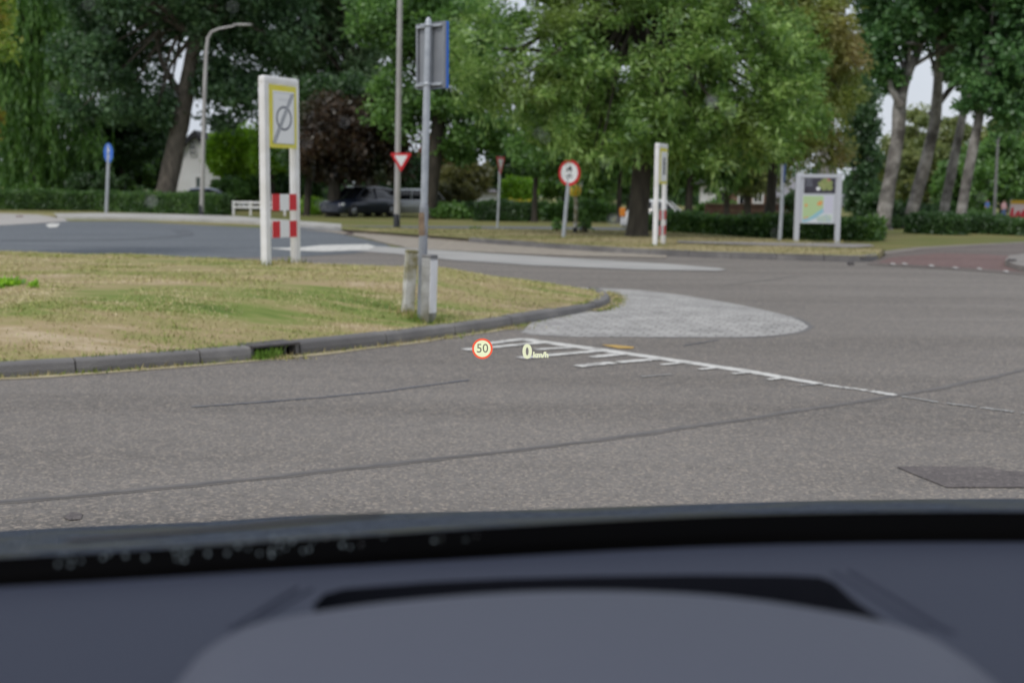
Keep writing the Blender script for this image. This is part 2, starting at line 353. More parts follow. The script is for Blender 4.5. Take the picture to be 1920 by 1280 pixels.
# raised verge with its kerb, far side of the junction
front = [(640, 437), (700, 441), (770, 447), (900, 457), (1060, 469), (1150, 475), (1250, 480), (1400, 486), (1540, 490), (1600, 492), (1630, 491), (1646, 488)]
back = [(640, 433), (700, 434), (770, 435), (900, 436), (1060, 437), (1150, 438), (1250, 441), (1400, 452), (1540, 463), (1600, 468), (1640, 472), (1660, 478)]
F = smooth_curve([G(x, y) for x, y in front], 60); B = smooth_curve([G(x, y) for x, y in back], 60)
rows = []
for t in np.linspace(0, 1, 14):
    rows.append([Vector((*(F[i] * (1 - t) + B[i] * t)[:2], 0.12 + 0.05 * math.sin(math.pi * t) + 0.015 * mnoise.noise(Vector((F[i][0] * 0.6, t * 6, 0))))) for i in range(60)])
rows.append([Vector((B[i][0], B[i][1] + 0.15, -0.02)) for i in range(60)])
mb = MB(); mb.sheet(rows); ec = [r[-1] for r in rows] + [Vector((rows[-1][-1].x, rows[-1][-1].y, -.05)), Vector((rows[0][-1].x, rows[0][-1].y, -.05))]; mb.add(ec, [tuple(range(len(ec)))]); struct(mb.build('verge', A['verge']))
VERGE = rows
def sweep_kerb(name, P, M, w=0.13, h=0.12, joint=1.0, inward=1, skip=()):
    """kerb stones along P with open joints; P is the foot of the street face"""
    d = np.r_[0, np.cumsum(np.linalg.norm(np.diff(P[:, :2], axis=0), axis=1))]; mb = MB(); s = 0.0
    def at(u): return np.array([np.interp(u, d, P[:, 0]), np.interp(u, d, P[:, 1])])
    while s < d[-1] - 0.05:
        e = min(s + joint, d[-1]); k = 5; rows = []
        if not any(a < (s + e) / 2 < b for a, b in skip):
            dz = random.uniform(-0.006, 0.006)
            for u in np.linspace(s + 0.006, e - 0.006, k):
                p = at(u); t = at(min(u + 0.05, d[-1])) - at(max(u - 0.05, 0)); t /= np.linalg.norm(t) + 1e-9; nrm = np.array([-t[1], t[0]]) * inward
                prof = [(0, -0.03), (0.0, h * 0.45), (0.012, h * 0.86), (0.03, h), (w, h + 0.004), (w + 0.002, -0.03)]
                rows.append([Vector((*(p + nrm * a), z + (dz if z > 0 else 0))) for a, z in prof])
            mb.sheet(rows, smooth=False)
            mb.add(rows[0], [tuple(range(len(rows[0])))]); mb.add(rows[-1][::-1], [tuple(range(len(rows[0])))])
        s = e
    return struct(mb.build(name, M))
i0 = 22
sweep_kerb('verge_kerb', F[i0:], A['kerbstone'], w=0.12, h=0.14)
pf = MB(); pr0 = [Vector((F[i][0], F[i][1] - 0.02, 0.0)) for i in range(0, i0 + 1)]; pr1 = [Vector((F[i][0], F[i][1] + 0.35, 0.128)) for i in range(0, i0 + 1)]
pf.sheet([pr0, pr1], smooth=False); struct(pf.build('paved_slope', A['paving']))

pathM = mat('path tiles', (0.22, 0.205, 0.20), 0.9, (0.28, 0.26, 0.25), 1.0)
flat('footpath', [(1270, 465), (1400, 467.5), (1560, 470), (1630, 472), (1640, 476), (1600, 479), (1450, 475), (1270, 469)], pathM, 0.188)
flat('footpath', [(1640, 474), (1720, 465), (1920, 454.5), (2300, 443), (2300, 446), (1920, 457), (1740, 467.5), (1660, 479)], mat('worn path tiles', (0.19, 0.165, 0.15), 0.9, (0.23, 0.205, 0.185), 1.0), 0.022)
flat('side_street', [(1625, 497), (1640, 489), (1660, 479), (1740, 467.5), (1920, 457), (2500, 440), (2500, 560), (1920, 516), (1800, 507)], A['old_asphalt'], 0.014)
flat('red_band', [(1645, 494), (1670, 484), (1760, 476), (1850, 478), (1920, 484), (2300, 500), (2300, 535), (1920, 511), (1800, 503), (1700, 497.5)], A['red_asphalt'], 0.018)
mb = MB(); c1 = [G(x, y) for x, y in [(1885, 497), (1893, 489), (1920, 485), (2200, 476)]]; c2 = [G(x, y) for x, y in [(1884, 499), (1905, 508), (1925, 512), (2200, 530)]]
mb.sheet([[p + Vector((0, 0, 0.0)) for p in c1], [p + Vector((0, 0, 0.12)) for p in c1], [p + Vector((0, 0, 0.12)) for p in c2], c2], smooth=False)
struct(mb.build('corner_pavement', mat('corner tiles', (0.20, 0.185, 0.17), .9, (0.25, 0.23, 0.215), 2)))

# ------------------------------------------------------------------ the grass island
kerb_px = [(-420, 742), (-150, 722), (0, 710), (150, 701), (300, 690), (450, 678), (550, 668), (650, 657), (750, 645), (850, 631), (935, 618), (1010, 606), (1080, 594), (1115, 587), (1136, 579), (1144, 571), (1138, 562), (1122, 553)]
KF = smooth_curve([G(x, y) for x, y in kerb_px], 260)
crest = [(-420, 462, .36), (0, 466, .40), (300, 473, .40), (480, 482, .39), (560, 489, .37), (700, 500, .33), (830, 512, .26), (950, 525, .19), (1060, 538, .14), (1105, 546, .12)]
back = [G(x, y, z) + Vector((0.25, 1.5, 0)) for x, y, z in crest[:-2]] + [G(1062, 536, 0.12) + Vector((0, 0.5, 0)), G(1108, 545, 0.1) + Vector((0, .12, 0))]
KB = smooth_curve([(p.x, p.y, 0) for p in back], 120)
KF2 = np.array(resample(KF, 120)); BK = np.array(resample(KB, 120))
OUT = np.vstack([KF[:, :2], KB[::-1, :2]])
def edge_dist(p):
    a = OUT; b = np.roll(OUT, -1, axis=0); ab = b - a; t = np.clip(((p - a) * ab).sum(1) / ((ab ** 2).sum(1) + 1e-9), 0, 1)
    return np.min(np.linalg.norm(a + ab * t[:, None] - p, axis=1))
def sm(x): x = min(1, max(0, x)); return x * x * (3 - 2 * x)
def mound(x, y):
    e = edge_dist(np.array((x, y)))
    return 0.085 + 0.05 * sm(e / 0.5) + 0.26 * sm((e - 0.3) / 2.0) + 0.02 * mnoise.noise(Vector((x * 0.8, y * 0.8, 0)))
ins = 0.10
rows = []
for t in np.linspace(0, 1, 26):
    tt = t ** 0.8; row = []
    for i in range(120):
        p = KF2[i, :2] * (1 - tt) + BK[i, :2] * tt
        if t == 0:
            q = BK[i, :2] - KF2[i, :2]; p = p + q / (np.linalg.norm(q) + 1e-9) * ins
        row.append(Vector((p[0], p[1], mound(*p) if t < 1 else -0.02)))
    rows.append(row)
mb = MB(); mb.sheet(rows); island = struct(mb.build('grass_island', A['turf'])); ISL = rows

dK = np.r_[0, np.cumsum(np.linalg.norm(np.diff(KF[:, :2], axis=0), axis=1))]
def kerb_s(px, py):
    p = G(px, py); return dK[np.argmin((KF[:, 0] - p.x) ** 2 + (KF[:, 1] - p.y) ** 2)]
s0, s1 = kerb_s(478, 676), kerb_s(560, 667)
# the stones run up to the drain and go on behind it
KA = np.array([[np.interp(u, dK, KF[:, k]) for k in range(2)] for u in np.linspace(0, s0, 80)])
KC = np.array([[np.interp(u, dK, KF[:, k]) for k in range(2)] for u in np.linspace(s1, dK[-1], 160)])
sweep_kerb('kerb', KA, A['kerbstone'], w=0.14, h=0.115, joint=1.0)
sweep_kerb('kerb', KC, A['kerbstone'], w=0.14, h=0.115, joint=1.0)
# kerb drain
pa = Vector((*[np.interp(s0, dK, KF[:, k]) for k in range(2)], 0)); pb = Vector((*[np.interp(s1, dK, KF[:, k]) for k in range(2)], 0))
tx = (pb - pa).normalized(); ty = Vector((-tx.y, tx.x, 0)); ln = (pb - pa).length; rot = Matrix((tx, ty, Vector((0, 0, 1)))).transposed()
t = thing('storm_drain', 'cast iron kerb drain with a dark open slot half grown over with weeds', 'drain', pa)
mid = (pa + pb) / 2 - pa
MB().box(mid + ty * 0.115 + Vector((0, 0, 0.112)), (ln - 0.02, 0.26, 0.022), rot, bev=0.006).build('cover_plate', A['iron'], t)
MB().box(mid + ty * 0.16 + Vector((0, 0, 0.045)), (ln - 0.06, 0.05, 0.106), rot).build('back_wall', A['black_hole'], t)
for k, q in ((0.02, 0.05), (0.38, 0.02), (0.72, 0.02), (0.985, 0.05)):
    MB().box(tx * (ln * k) + ty * 0.075 + Vector((0, 0, 0.05)), (q, 0.1, 0.10), rot, bev=0.004).build('grate_bar', A['iron'] if q < .04 else A['kerbstone'], t)

# grass blades
def blades(name, pts, M, hmin, hmax, w, lean=0.6):
    n = len(pts); a = RNG.uniform(0, 2 * np.pi, n); h = RNG.uniform(hmin, hmax, n) * (0.5 + RNG.random(n)); ww = w * RNG.uniform(0.6, 1.4, n)
    d = np.stack([np.cos(a), np.sin(a), np.zeros(n)], 1); la = a + np.pi / 2; ll = RNG.uniform(0, lean, n) * h
    v = np.empty((n, 3, 3)); v[:, 0] = pts - d * ww[:, None] / 2; v[:, 1] = pts + d * ww[:, None] / 2
    v[:, 2] = pts + np.stack([np.cos(la) * ll, np.sin(la) * ll, h], 1)
    return np_mesh(name, v.reshape(-1, 3), 3, M)
def np_mesh(name, v, k, M, parent=None):
    me = bpy.data.meshes.new(name); nv = len(v); nf = nv // k
    me.vertices.add(nv); me.vertices.foreach_set('co', v.astype(np.float32).ravel())
    me.loops.add(nv); me.loops.foreach_set('vertex_index', np.arange(nv, dtype=np.int32))
    me.polygons.add(nf); me.polygons.foreach_set('loop_start', np.arange(0, nv, k, dtype=np.int32))
    me.update(); me.validate(); me.materials.append(M)
    o = bpy.data.objects.new(name, me); COL.objects.link(o)
    if parent: o.parent = parent
    return o
def scatter(rows, n, imin=0, imax=None, j0=0, j1=None):
    """random points on a sheet, evenly by area"""
    V = np.array([[tuple(p) for p in r] for r in rows])[imin:imax, j0:j1]
    a, b, c = V[:-1, :-1], V[1:, :-1], V[:-1, 1:]
    ar = np.linalg.norm(np.cross(b - a, c - a), axis=2).ravel(); q = RNG.choice(len(ar), n, p=ar / ar.sum())
    i, j = np.unravel_index(q, a.shape[:2]); u = RNG.random((n, 1)); w = RNG.random((n, 1))
    return (V[i, j] * (1 - u) * (1 - w) + V[i + 1, j] * u * (1 - w) + V[i, j + 1] * (1 - u) * w + V[i + 1, j + 1] * u * w)
pts = scatter(ISL, 190000, 0, 25, 10)
keep = np.array([mnoise.noise(Vector((p[0] * 1.1, p[1] * 1.1, 3))) + 0.4 > RNG.random() * 1.2 for p in pts])
tag(blades('grass', pts[keep], A['turf_blades'], 0.010, 0.028, 0.009, 2.2), 'short dry mown grass on the raised island', 'grass', kind='stuff')
pts = scatter(VERGE, 30000, 0, 13)
tag(blades('grass', pts, A['verge'], 0.012, 0.035, 0.02, 1.8), 'thin mown grass on the verge under the big tree', 'grass', kind='stuff')
ov = []
for i in range(0, 250):
    for _ in range(16):
        t_ = KF[min(i + 1, 259), :2] - KF[max(i - 1, 0), :2]; t_ /= np.linalg.norm(t_) + 1e-9; nn = np.array([-t_[1], t_[0]])
        q = KF[i, :2] + nn * RNG.uniform(.085, .2) + t_ * RNG.normal(0, .08)
        if mnoise.noise(Vector((q[0] * 1.3, q[1] * 1.3, 9))) > -.15: ov.append((q[0], q[1], .10))
tag(blades('grass', np.array(ov), A['turf_blades'], .02, .05, .010, 1.6), 'ragged grass edge growing over the top of the kerb', 'grass', kind='stuff')
# weeds at the foot of the kerb
wp = []
for u, n_, sp in [(s0 + 0.1, 40, .12), (s0 + 0.22, 220, .13), (s1 - 0.3, 120, .15), (kerb_s(250, 693), 30, .1), (kerb_s(180, 699), 20, .1), (kerb_s(820, 635), 50, .12), (kerb_s(720, 648), 30, .1), (kerb_s(940, 617), 110, .2), (kerb_s(965, 613), 80, .15), (kerb_s(1090, 592), 60, .2), (kerb_s(1040, 601), 50, .2)]:
    c = np.array([np.interp(u, dK, KF[:, k]) for k in range(2)])
    q = RNG.normal(0, 1, (n_, 2)) * np.array([sp, 0.03]); q[:, 1] = -np.abs(q[:, 1]) - 0.005
    wp.append(np.c_[c + q, np.full(n_, 0.004)])
for u in np.linspace(0, dK[-1], 900):
    c = np.array([np.interp(u, dK, KF[:, k]) for k in range(2)]); q = RNG.normal(0, 1, (3, 2)) * np.array([.05, .02]); q[:, 1] = -np.abs(q[:, 1]) - 0.003
    wp.append(np.c_[c + q, np.full(3, 0.004)])
weed = grassmat('kerb weeds', [(0.10, 0.18, 0.03), (0.20, 0.25, 0.05), (0.40, 0.34, 0.16), (0.48, 0.40, 0.22)], 1.2, 4)
tag(blades('weeds', np.vstack(wp), weed, 0.012, 0.045, 0.011, 1.4), 'green and straw coloured weeds along the foot of the kerb', 'weeds', kind='stuff')

dp = []
for u in np.linspace(s0 + .05, s0 + (s1 - s0) * .55, 60):
    c = np.array([np.interp(u, dK, KF[:, k]) for k in range(2)]); q = RNG.normal(0, 1, (9, 2)) * np.array([.02, .02]) - np.array([0, .03]); dp.append(np.c_[c + q, np.full(9, .003)])
tag(blades('weeds', np.vstack(dp), grassmat('drain weeds', [(0.10, 0.20, 0.03), (0.17, 0.30, 0.05), (0.27, 0.36, 0.10)], 2, 9), .03, .085, .014, .9), 'bright green weeds sprouting from the kerb drain slot', 'weeds', kind='stuff')
# sandy dirt line against the kerb
L1 = smooth_curve([Vector((KF[i][0], KF[i][1], 0.010)) for i in range(0, 260, 4)], 140)
mb = MB(); mb.sheet([[Vector((p[0], p[1] + 0.02, 0.009)) for p in L1], [Vector((p[0] + 0.03, p[1] - 0.09 - 0.22 * abs(mnoise.noise(Vector((p[0] * 1.6, p[1], 1)))), 0.009)) for p in L1]])
struct(mb.build('dirt_line', mat('sandy dirt', (0.36, 0.31, 0.20), 0.95, (0.46, 0.40, 0.26), 8)))

# ------------------------------------------------------------------ setts beyond the nose
def setts_mat():
    M = bpy.data.materials.new('granite setts'); n, p = nodes_of(M); L = n.links
    tc = n.nodes.new('ShaderNodeTexCoord'); mp = n.nodes.new('ShaderNodeMapping'); mp.inputs['Rotation'].default_value = (0, 0, R(20)); L.new(tc.outputs['Object'], mp.inputs[0])
    nz = n.nodes.new('ShaderNodeTexNoise'); nz.inputs['Scale'].default_value = 3; L.new(mp.outputs[0], nz.inputs[0])
    ma = n.nodes.new('ShaderNodeMixRGB'); ma.blend_type = 'ADD'; ma.inputs[0].default_value = 0.12; L.new(mp.outputs[0], ma.inputs[1]); L.new(nz.outputs['Color'], ma.inputs[2])
    b = n.nodes.new('ShaderNodeTexBrick'); b.inputs['Scale'].default_value = 1.0; b.inputs['Brick Width'].default_value = 0.16; b.inputs['Row Height'].default_value = 0.13
    b.inputs['Mortar Size'].default_value = 0.012; b.inputs['Color1'].default_value = (0.43, 0.42, 0.405, 1); b.inputs['Color2'].default_value = (0.335, 0.325, 0.315, 1); b.inputs['Mortar'].default_value = (0.235, 0.225, 0.21, 1); b.inputs['Mortar Smooth'].default_value = 0.4
    L.new(ma.outputs[0], b.inputs['Vector'])
    t = n.nodes.new('ShaderNodeTexNoise'); t.inputs['Scale'].default_value = 2.0; t.inputs['Detail'].default_value = 4; L.new(tc.outputs['Object'], t.inputs['Vector'])
    rr = n.nodes.new('ShaderNodeMapRange'); rr.inputs[1].default_value = .35; rr.inputs[2].default_value = .7; rr.inputs[3].default_value = .82; rr.inputs[4].default_value = 1.12; L.new(t.outputs['Fac'], rr.inputs[0])
    mu = n.nodes.new('ShaderNodeMixRGB'); mu.blend_type = 'MULTIPLY'; mu.inputs[0].default_value = 1; L.new(b.outputs['Color'], mu.inputs[1]); L.new(rr.outputs[0], mu.inputs[2])
    L.new(mu.outputs[0], p.inputs['Base Color']); p.inputs['Roughness'].default_value = 0.8
    bp = n.nodes.new('ShaderNodeBump'); bp.inputs['Strength'].default_value = 0.6; bp.inputs['Distance'].default_value = 0.02; bp.invert = True
    L.new(b.outputs['Fac'], bp.inputs['Height']); L.new(bp.outputs[0], p.inputs['Normal'])
    return M
far_e = [(1085, 540), (1130, 541), (1200, 545), (1270, 553), (1340, 564), (1410, 577), (1465, 590), (1500, 602), (1514, 612)]
near_e = [(975, 625), (1015, 630), (1085, 633), (1200, 633), (1300, 633), (1400, 633), (1460, 629), (1500, 622), (1516, 613)]
Fe = smooth_curve([G(x, y) for x, y in far_e], 60); Ne = smooth_curve([G(x, y) for x, y in near_e], 60)
rows = []
for t in np.linspace(0, 1, 10):
    rows.append([Vector((*(Ne[i] * (1 - t) + Fe[i] * t)[:2], 0.008 + 0.035 * math.sin(math.pi * t) * min(1, (60 - i) / 20))) for i in range(60)])
mb = MB(); mb.sheet(rows); struct(mb.build('sett_paving', setts_mat()))
# dark joint round the sett tip
mb = MB(); pth = [Vector((*Fe[i][:2], 0.007)) for i in range(48, 60)] + [Vector((*Ne[i][:2], 0.007)) for i in range(59, 20, -1)]
r_out = []
for i, p in enumerate(pth):
    t_ = (pth[min(i + 1, len(pth) - 1)] - pth[max(i - 1, 0)]).normalized(); r_out.append(p + Vector((t_.y, -t_.x, 0)) * -0.06)
mb.sheet([pth, r_out]); struct(mb.build('joint_seam', A['kerbstone']))
# old brick ring with moss between the kerb nose and the setts
ring = [Vector((KF[i][0], KF[i][1], 0.05)) for i in range(196, 258)]
def offs(P, d): 
    o_ = []
    for i, p in enumerate(P):
        t_ = (P[min(i + 1, len(P) - 1)] - P[max(i - 1, 0)]); t_.z = 0; t_.normalize(); o_.append(p + Vector((t_.y, -t_.x, 0)) * d)
    return o_
mb = MB(); mb.sheet([offs(ring, -0.01), offs(ring, 0.13)]); struct(mb.build('gutter_ring', mat('mossy gutter', (0.20, 0.20, 0.17), 0.9, (0.17, 0.16, 0.07), 6, c3=(0.27, 0.22, 0.11), scale3=3)))
rp = np.array([tuple(p) for p in offs(ring, 0.13)]); rp2 = rp[RNG.integers(0, len(rp), 700)] + RNG.normal(0, 1, (700, 3)) * np.array([.05, .05, 0])
tag(blades('weeds', rp2, weed, 0.01, 0.035, 0.012, 1.2), 'low weeds in the joint round the kerb nose', 'weeds', kind='stuff')

# ------------------------------------------------------------------ painted markings and seams
def worn_paint():
    M = bpy.data.materials.new('worn white road paint'); n, p = nodes_of(M); L = n.links
    tc = n.nodes.new('ShaderNodeTexCoord')
    t = n.nodes.new('ShaderNodeTexNoise'); t.inputs['Scale'].default_value = 7; t.inputs['Detail'].default_value = 7; t.inputs['Roughness'].default_value = .7; L.new(tc.outputs['Object'], t.inputs['Vector'])
    r = n.nodes.new('ShaderNodeValToRGB'); r.color_ramp.elements[0].position = .34; r.color_ramp.elements[0].color = (0.25, 0.24, 0.23, 1); r.color_ramp.elements[1].position = .5; r.color_ramp.elements[1].color = (0.62, 0.61, 0.58, 1)
    L.new(t.outputs['Fac'], r.inputs[0]); L.new(r.outputs[0], p.inputs['Base Color']); p.inputs['Roughness'].default_value = .7
    return M
A['paint'] = worn_paint()
A['dull_paint'] = mat('dull worn paint', (0.30, 0.29, 0.28), .8, (0.50, 0.49, 0.47), 5)
def stripe(mb, a, b, w, z=0.010, w2=None, n=24, rag=0.12, k_=1.35):
    """a painted stripe from a to b on the road, w metres wide, ragged edges"""
    a = G(*a); b = G(*b); t_ = (b - a).normalized(); nn = Vector((-t_.y, t_.x, 0)); w2 = (w if w2 is None else w2) * k_; w = w * k_; r0 = []; r1 = []
    for k in range(n + 1):
        u = k / n; p = a.lerp(b, u); p.z = z; ww = (w * (1 - u) + w2 * u) / 2
        r0.append(p + nn * ww * (1 + rag * random.uniform(-1, 1))); r1.append(p - nn * ww * (1 + rag * random.uniform(-1, 1)))
    mb.sheet([r0, r1])
mb = MB()
stripe(mb, (978, 637), (1200, 668), 0.12, n=30); stripe(mb, (1200, 668), (1400, 697.5), 0.11, n=30); stripe(mb, (1400, 697.5), (1540, 722), 0.10, w2=0.07); stripe(mb, (1545, 723), (1625, 734), 0.045, rag=.5); stripe(mb, (1632, 735), (1680, 743), 0.06, rag=.4)
z2 = 0.013
for a, b, w in [((984, 637), (895, 649), .09), ((1030, 643), (870, 658), .09), ((1092, 652), (1004, 657.5), .075), ((1132, 659), (973, 673.5), .085), ((1172, 665), (1110, 672), .085), ((1240, 674.5), (1160, 681.5), .08), ((1150, 682), (1083, 689), .09), ((1282, 682), (1240, 686), .05), ((1345, 691), (1310, 695), .05), ((1405, 700), (1375, 703), .05), ((1465, 711), (1440, 714), .04)]:
    stripe(mb, a, b, w, z2, rag=.22)
struct(mb.build('road_marking', A['paint']))
mb = MB(); stripe(mb, (1203, 708), (1260, 703), .03, rag=.5); stripe(mb, (1690, 745), (1760, 756), .03, rag=.7); stripe(mb, (1775, 758), (1830, 765), .035, rag=.7); stripe(mb, (1840, 766), (1900, 774), .035, rag=.7); stripe(mb, (1915, 776), (1980, 785), .03, rag=.7); stripe(mb, (1540, 722), (1500, 724), .03, rag=.5)
struct(mb.build('faded_marking', mat('faded paint', (0.26, 0.255, 0.25), .8, (0.33, 0.325, 0.31), 9)))
flat('yellow_marking', [(1128, 648.5), (1150, 648), (1190, 652.5), (1185, 655), (1160, 655)], mat('amber paint', (0.55, 0.33, 0.06), .7, (0.40, 0.28, 0.10), 9), 0.011)
flat('white_marking', [(500, 467), (560, 466), (600, 461.5), (690, 459.5), (705, 464), (690, 470), (610, 473.5), (560, 472), (540, 471)], A['paint'], 0.024)
flat('white_marking', [(85, 423), (95, 420), (113, 420.5), (107, 427), (92, 428)], A['paint'], 0.024)
for x0, y0 in [(1668, 497), (1690, 496.5), (1740, 500), (1785, 504), (1830, 506), (1880, 511)]:
    flat('give_way_marking', [(x0, y0), (x0 + 5, y0 - 2), (x0 + 13, y0 + .5), (x0 + 8, y0 + 2)], A['dull_paint'], 0.026)
def seam(name, pts, w, M, z=0.0085, n=120):
    P = smooth_curve([G(x, y) for x, y in pts], n); r0 = []; r1 = []
    for i in range(n):
        t_ = Vector(P[min(i + 1, n - 1)] - P[max(i - 1, 0)]).normalized(); nn = Vector((-t_.y, t_.x, 0)); p = Vector((P[i][0], P[i][1], z))
        j = 0.02 * mnoise.noise(Vector((P[i][0] * 3, P[i][1] * 3, 0))); ww = w * (0.55 + 0.7 * abs(mnoise.noise(Vector((P[i][0] * 6, P[i][1] * 6, 2)))))
        r0.append(p + nn * (j + ww)); r1.append(p + nn * (j - ww))
    mb = MB(); mb.sheet([r0, r1]); return struct(mb.build(name, M))
A['crack'] = mat('open lane joint', (0.115, 0.11, 0.112), 0.9, (0.17, 0.16, 0.155), 8)
seam('tar_seam', [(360, 764), (450, 758), (560, 750), (700, 737), (800, 724), (880, 714)], 0.024, A['tar'])
seam('tar_seam', [(1285, 649), (1310, 644), (1348, 638)], 0.02, A['tar'])
seam('tar_seam', [(1360, 535), (1430, 527), (1500, 518)], 0.02, A['crack'])
seam('lane_joint', [(-60, 951), (0, 944), (200, 926), (400, 907), (600, 885), (860, 857), (1100, 829), (1300, 801), (1500, 771), (1620, 752), (1760, 729), (1920, 694), (2100, 650)], 0.022, A['crack'])
A['faint'] = mat('darkened asphalt beside the joint', (0.138, 0.128, 0.12), 0.9, (0.165, 0.152, 0.142), 5)
seam('joint_stain', [(-60, 951), (0, 944), (200, 926), (400, 907), (600, 885), (860, 857), (1100, 829), (1300, 801), (1500, 771), (1620, 752), (1760, 729), (1920, 694), (2100, 650)], 0.06, A['faint'], z=0.0065)
flat('asphalt_patch', [(1680, 877), (1760, 876), (1850, 878), (1880, 884), (1960, 890), (2040, 900), (2020, 917), (1925, 916), (1775, 916), (1740, 902), (1700, 886)], A['patch'], 0.009)
flat('oil_stain', [(118, 972), (135, 962), (155, 966), (152, 976), (130, 978)], A['patch'], 0.009)
seam('tyre_mark', [(0, 452), (120, 452), (250, 449), (330, 444), (350, 438), (335, 433)], 0.3, mat('tyre mark', (0.085, 0.095, 0.108), .8, (0.11, 0.12, 0.135), 1), 0.018)

# ------------------------------------------------------------------ vegetation
def unit(n):
    v = RNG.normal(0, 1, (n, 3)); return v / np.linalg.norm(v, axis=1)[:, None]
def leaf_quads(pos, ln, wd, axis=None, spread=1.0):
    """rhombic leaves at pos; axis: preferred direction of the long side"""
    n = len(pos); a = unit(n)
    if axis is not None:
        a = a * spread + axis; a /= np.linalg.norm(a, axis=1)[:, None]
    b = np.cross(a, unit(n)); b /= np.linalg.norm(b, axis=1)[:, None] + 1e-9
    L_ = (ln * RNG.uniform(0.6, 1.4, n))[:, None]; W_ = (wd * RNG.uniform(0.6, 1.4, n))[:, None]
    v = np.empty((n, 4, 3)); v[:, 0] = pos; v[:, 1] = pos + a * L_ * .45 + b * W_ * .5; v[:, 2] = pos + a * L_; v[:, 3] = pos + a * L_ * .5 - b * W_ * .5
    return v.reshape(-1, 3)
def clump_points(ells, n, clump_r, per, hollow=0.35):
    """points gathered in clumps inside ellipsoids (centre, radii); gaps stay between the clumps"""
    vol = np.array([e[1][0] * e[1][1] * e[1][2] for e in ells]); w = vol ** 0.8; w /= w.sum()
    nc = max(4, n // per); idx = RNG.choice(len(ells), nc, p=w); d = unit(nc); rr = (hollow + (1 - hollow) * RNG.random(nc)) ** 0.6
    C = np.array([e[0] for e in ells])[idx] + d * np.array([e[1] for e in ells])[idx] * rr[:, None]
    k = RNG.integers(0, nc, n); cr = clump_r * RNG.uniform(0.5, 1.35, nc)
    d2 = unit(n); d2[:, 2] *= 0.7
    return C[k] + d2 * (cr[k] * RNG.random(n) ** 0.5)[:, None], C
def ell(px, py, rx, ry, Y, depth=None, dy=0.0):
    c = D(px, py, Y); s = ppm(Y); return (np.array([c.x, c.y + dy, c.z]), np.array([rx / s, depth if depth else rx / s, ry / s]))
def trunk_mesh(mb, path, Y, n=12, jit=0.12, dy=0.0):
    s = ppm(Y); pts = []; rad = []
    P = np.array([(x, y, w) for x, y, w in path], float); P = smooth_curve(P, max(6, len(P) * 5))
    for x, y, w in P:
        p = D(x, y, Y); p.y += dy; pts.append(p); rad.append(w / s / 2 * (.86 if Y in (48, 50, 52, 56) else 1))
    mb.tube(pts, rad, n, jit=jit); return pts
def tree(name, label, Y, trunk, crown, lm, bm_, n, ln, wd, cr, per, group=None, limbs=(), axis=None, spread=1.0, hollow=.35, twigs=40, strands=None):
    foot = D(trunk[0][0], trunk[0][1], Y); root = thing(name, label, 'tree', (foot.x, Y, 0), group=group)
    inv = Matrix.Translation((-foot.x, -Y, 0))
    mb = MB(); b0 = trunk[0]; gy = 0.0
    path = list(trunk); base = Vector((foot.x, Y, -0.1))
    pts = trunk_mesh(mb, path, Y)
    s = ppm(Y); r0 = path[0][2] / s / 2
    if foot.z > 0.05: mb.tube([Vector((foot.x, Y, foot.z + .02)), Vector((foot.x, Y, max(-0.05, foot.z * .4))), base], [r0, r0 * 1.12, r0 * 1.35], 12)
    else: mb.tube([pts[0] + Vector((0, 0, 0.3)), pts[0] + Vector((0, 0, .08)), base], [r0, r0 * 1.25, r0 * 1.7], 12)
    for lb in limbs: trunk_mesh(mb, lb, Y, 8, dy=random.uniform(-.6, .6))
    ps, C = clump_points(crown, n, cr, per, hollow)
    ctr = np.mean([e[0] for e in crown], axis=0); top = np.array(pts[-1]); 
    for q in C[RNG.choice(len(C), min(twigs, len(C)), replace=False)]:      # branches from the stem out to the clumps
        st = np.array(pts[RNG.integers(len(pts) * 2 // 3, len(pts))]); md = (st + q) / 2 + RNG.normal(0, .25, 3) + np.array([0, 0, .3])
        mb.tube([st, md, q], [r0 * .28, r0 * .16, r0 * .05], 5, caps=False)
    mb.v = [tuple(inv @ Vector(v)) for v in mb.v]
    mb.build('trunk', bm_, root)
    v = leaf_quads(ps, ln, wd, axis, spread)
    if strands:
        ns, nl, lo, hi = strands; st = C[RNG.integers(0, len(C), ns)] + RNG.normal(0, cr * .5, (ns, 3)); le = RNG.uniform(lo, hi, ns)
        t_ = RNG.random((ns, nl)); sp = st[:, None, :] + np.stack([np.sin(t_ * 3 + st[:, :1]) * .12, np.cos(t_ * 2 + st[:, 1:2]) * .12, -t_ * le[:, None]], 2) + RNG.normal(0, .06, (ns, nl, 3))
        v = np.vstack([v, leaf_quads(sp.reshape(-1, 3), ln * 1.3, wd * .8, np.array([0, 0, -1.0]), .35)])
    v = v - np.array([foot.x, Y, 0]); v[:, 2] = np.maximum(v[:, 2], 0.02)
    np_mesh('crown', v, 4, lm, root)
    return root
def bush(name, label, cat, Y, e, lm, n, ln, wd, cr, per, group=None, ground=0.0, hollow=.3, stems=True):
    c = e[0][0]; root = thing(name, label, cat, (c[0], c[1], ground), group=group)
    ps, C = clump_points(e, n, cr, per, hollow); ps[:, 2] = np.maximum(ps[:, 2], ground + .03)
    v = leaf_quads(ps, ln, wd) - np.array([c[0], c[1], ground]); v[:, 2] = np.maximum(v[:, 2], 0.0)
    np_mesh('foliage', v, 4, lm, root)
    if stems:
        mb = MB()
        for q in C[:14]:
            mb.tube([(RNG.normal(0, .1), RNG.normal(0, .1), -.05), tuple((q - np.array([c[0], c[1], ground])) * .6 + RNG.normal(0, .05, 3)), tuple(q - np.array([c[0], c[1], ground]))], [.03, .02, .008], 5)
        mb.build('stem', A['dark_bark'], root)
    return root

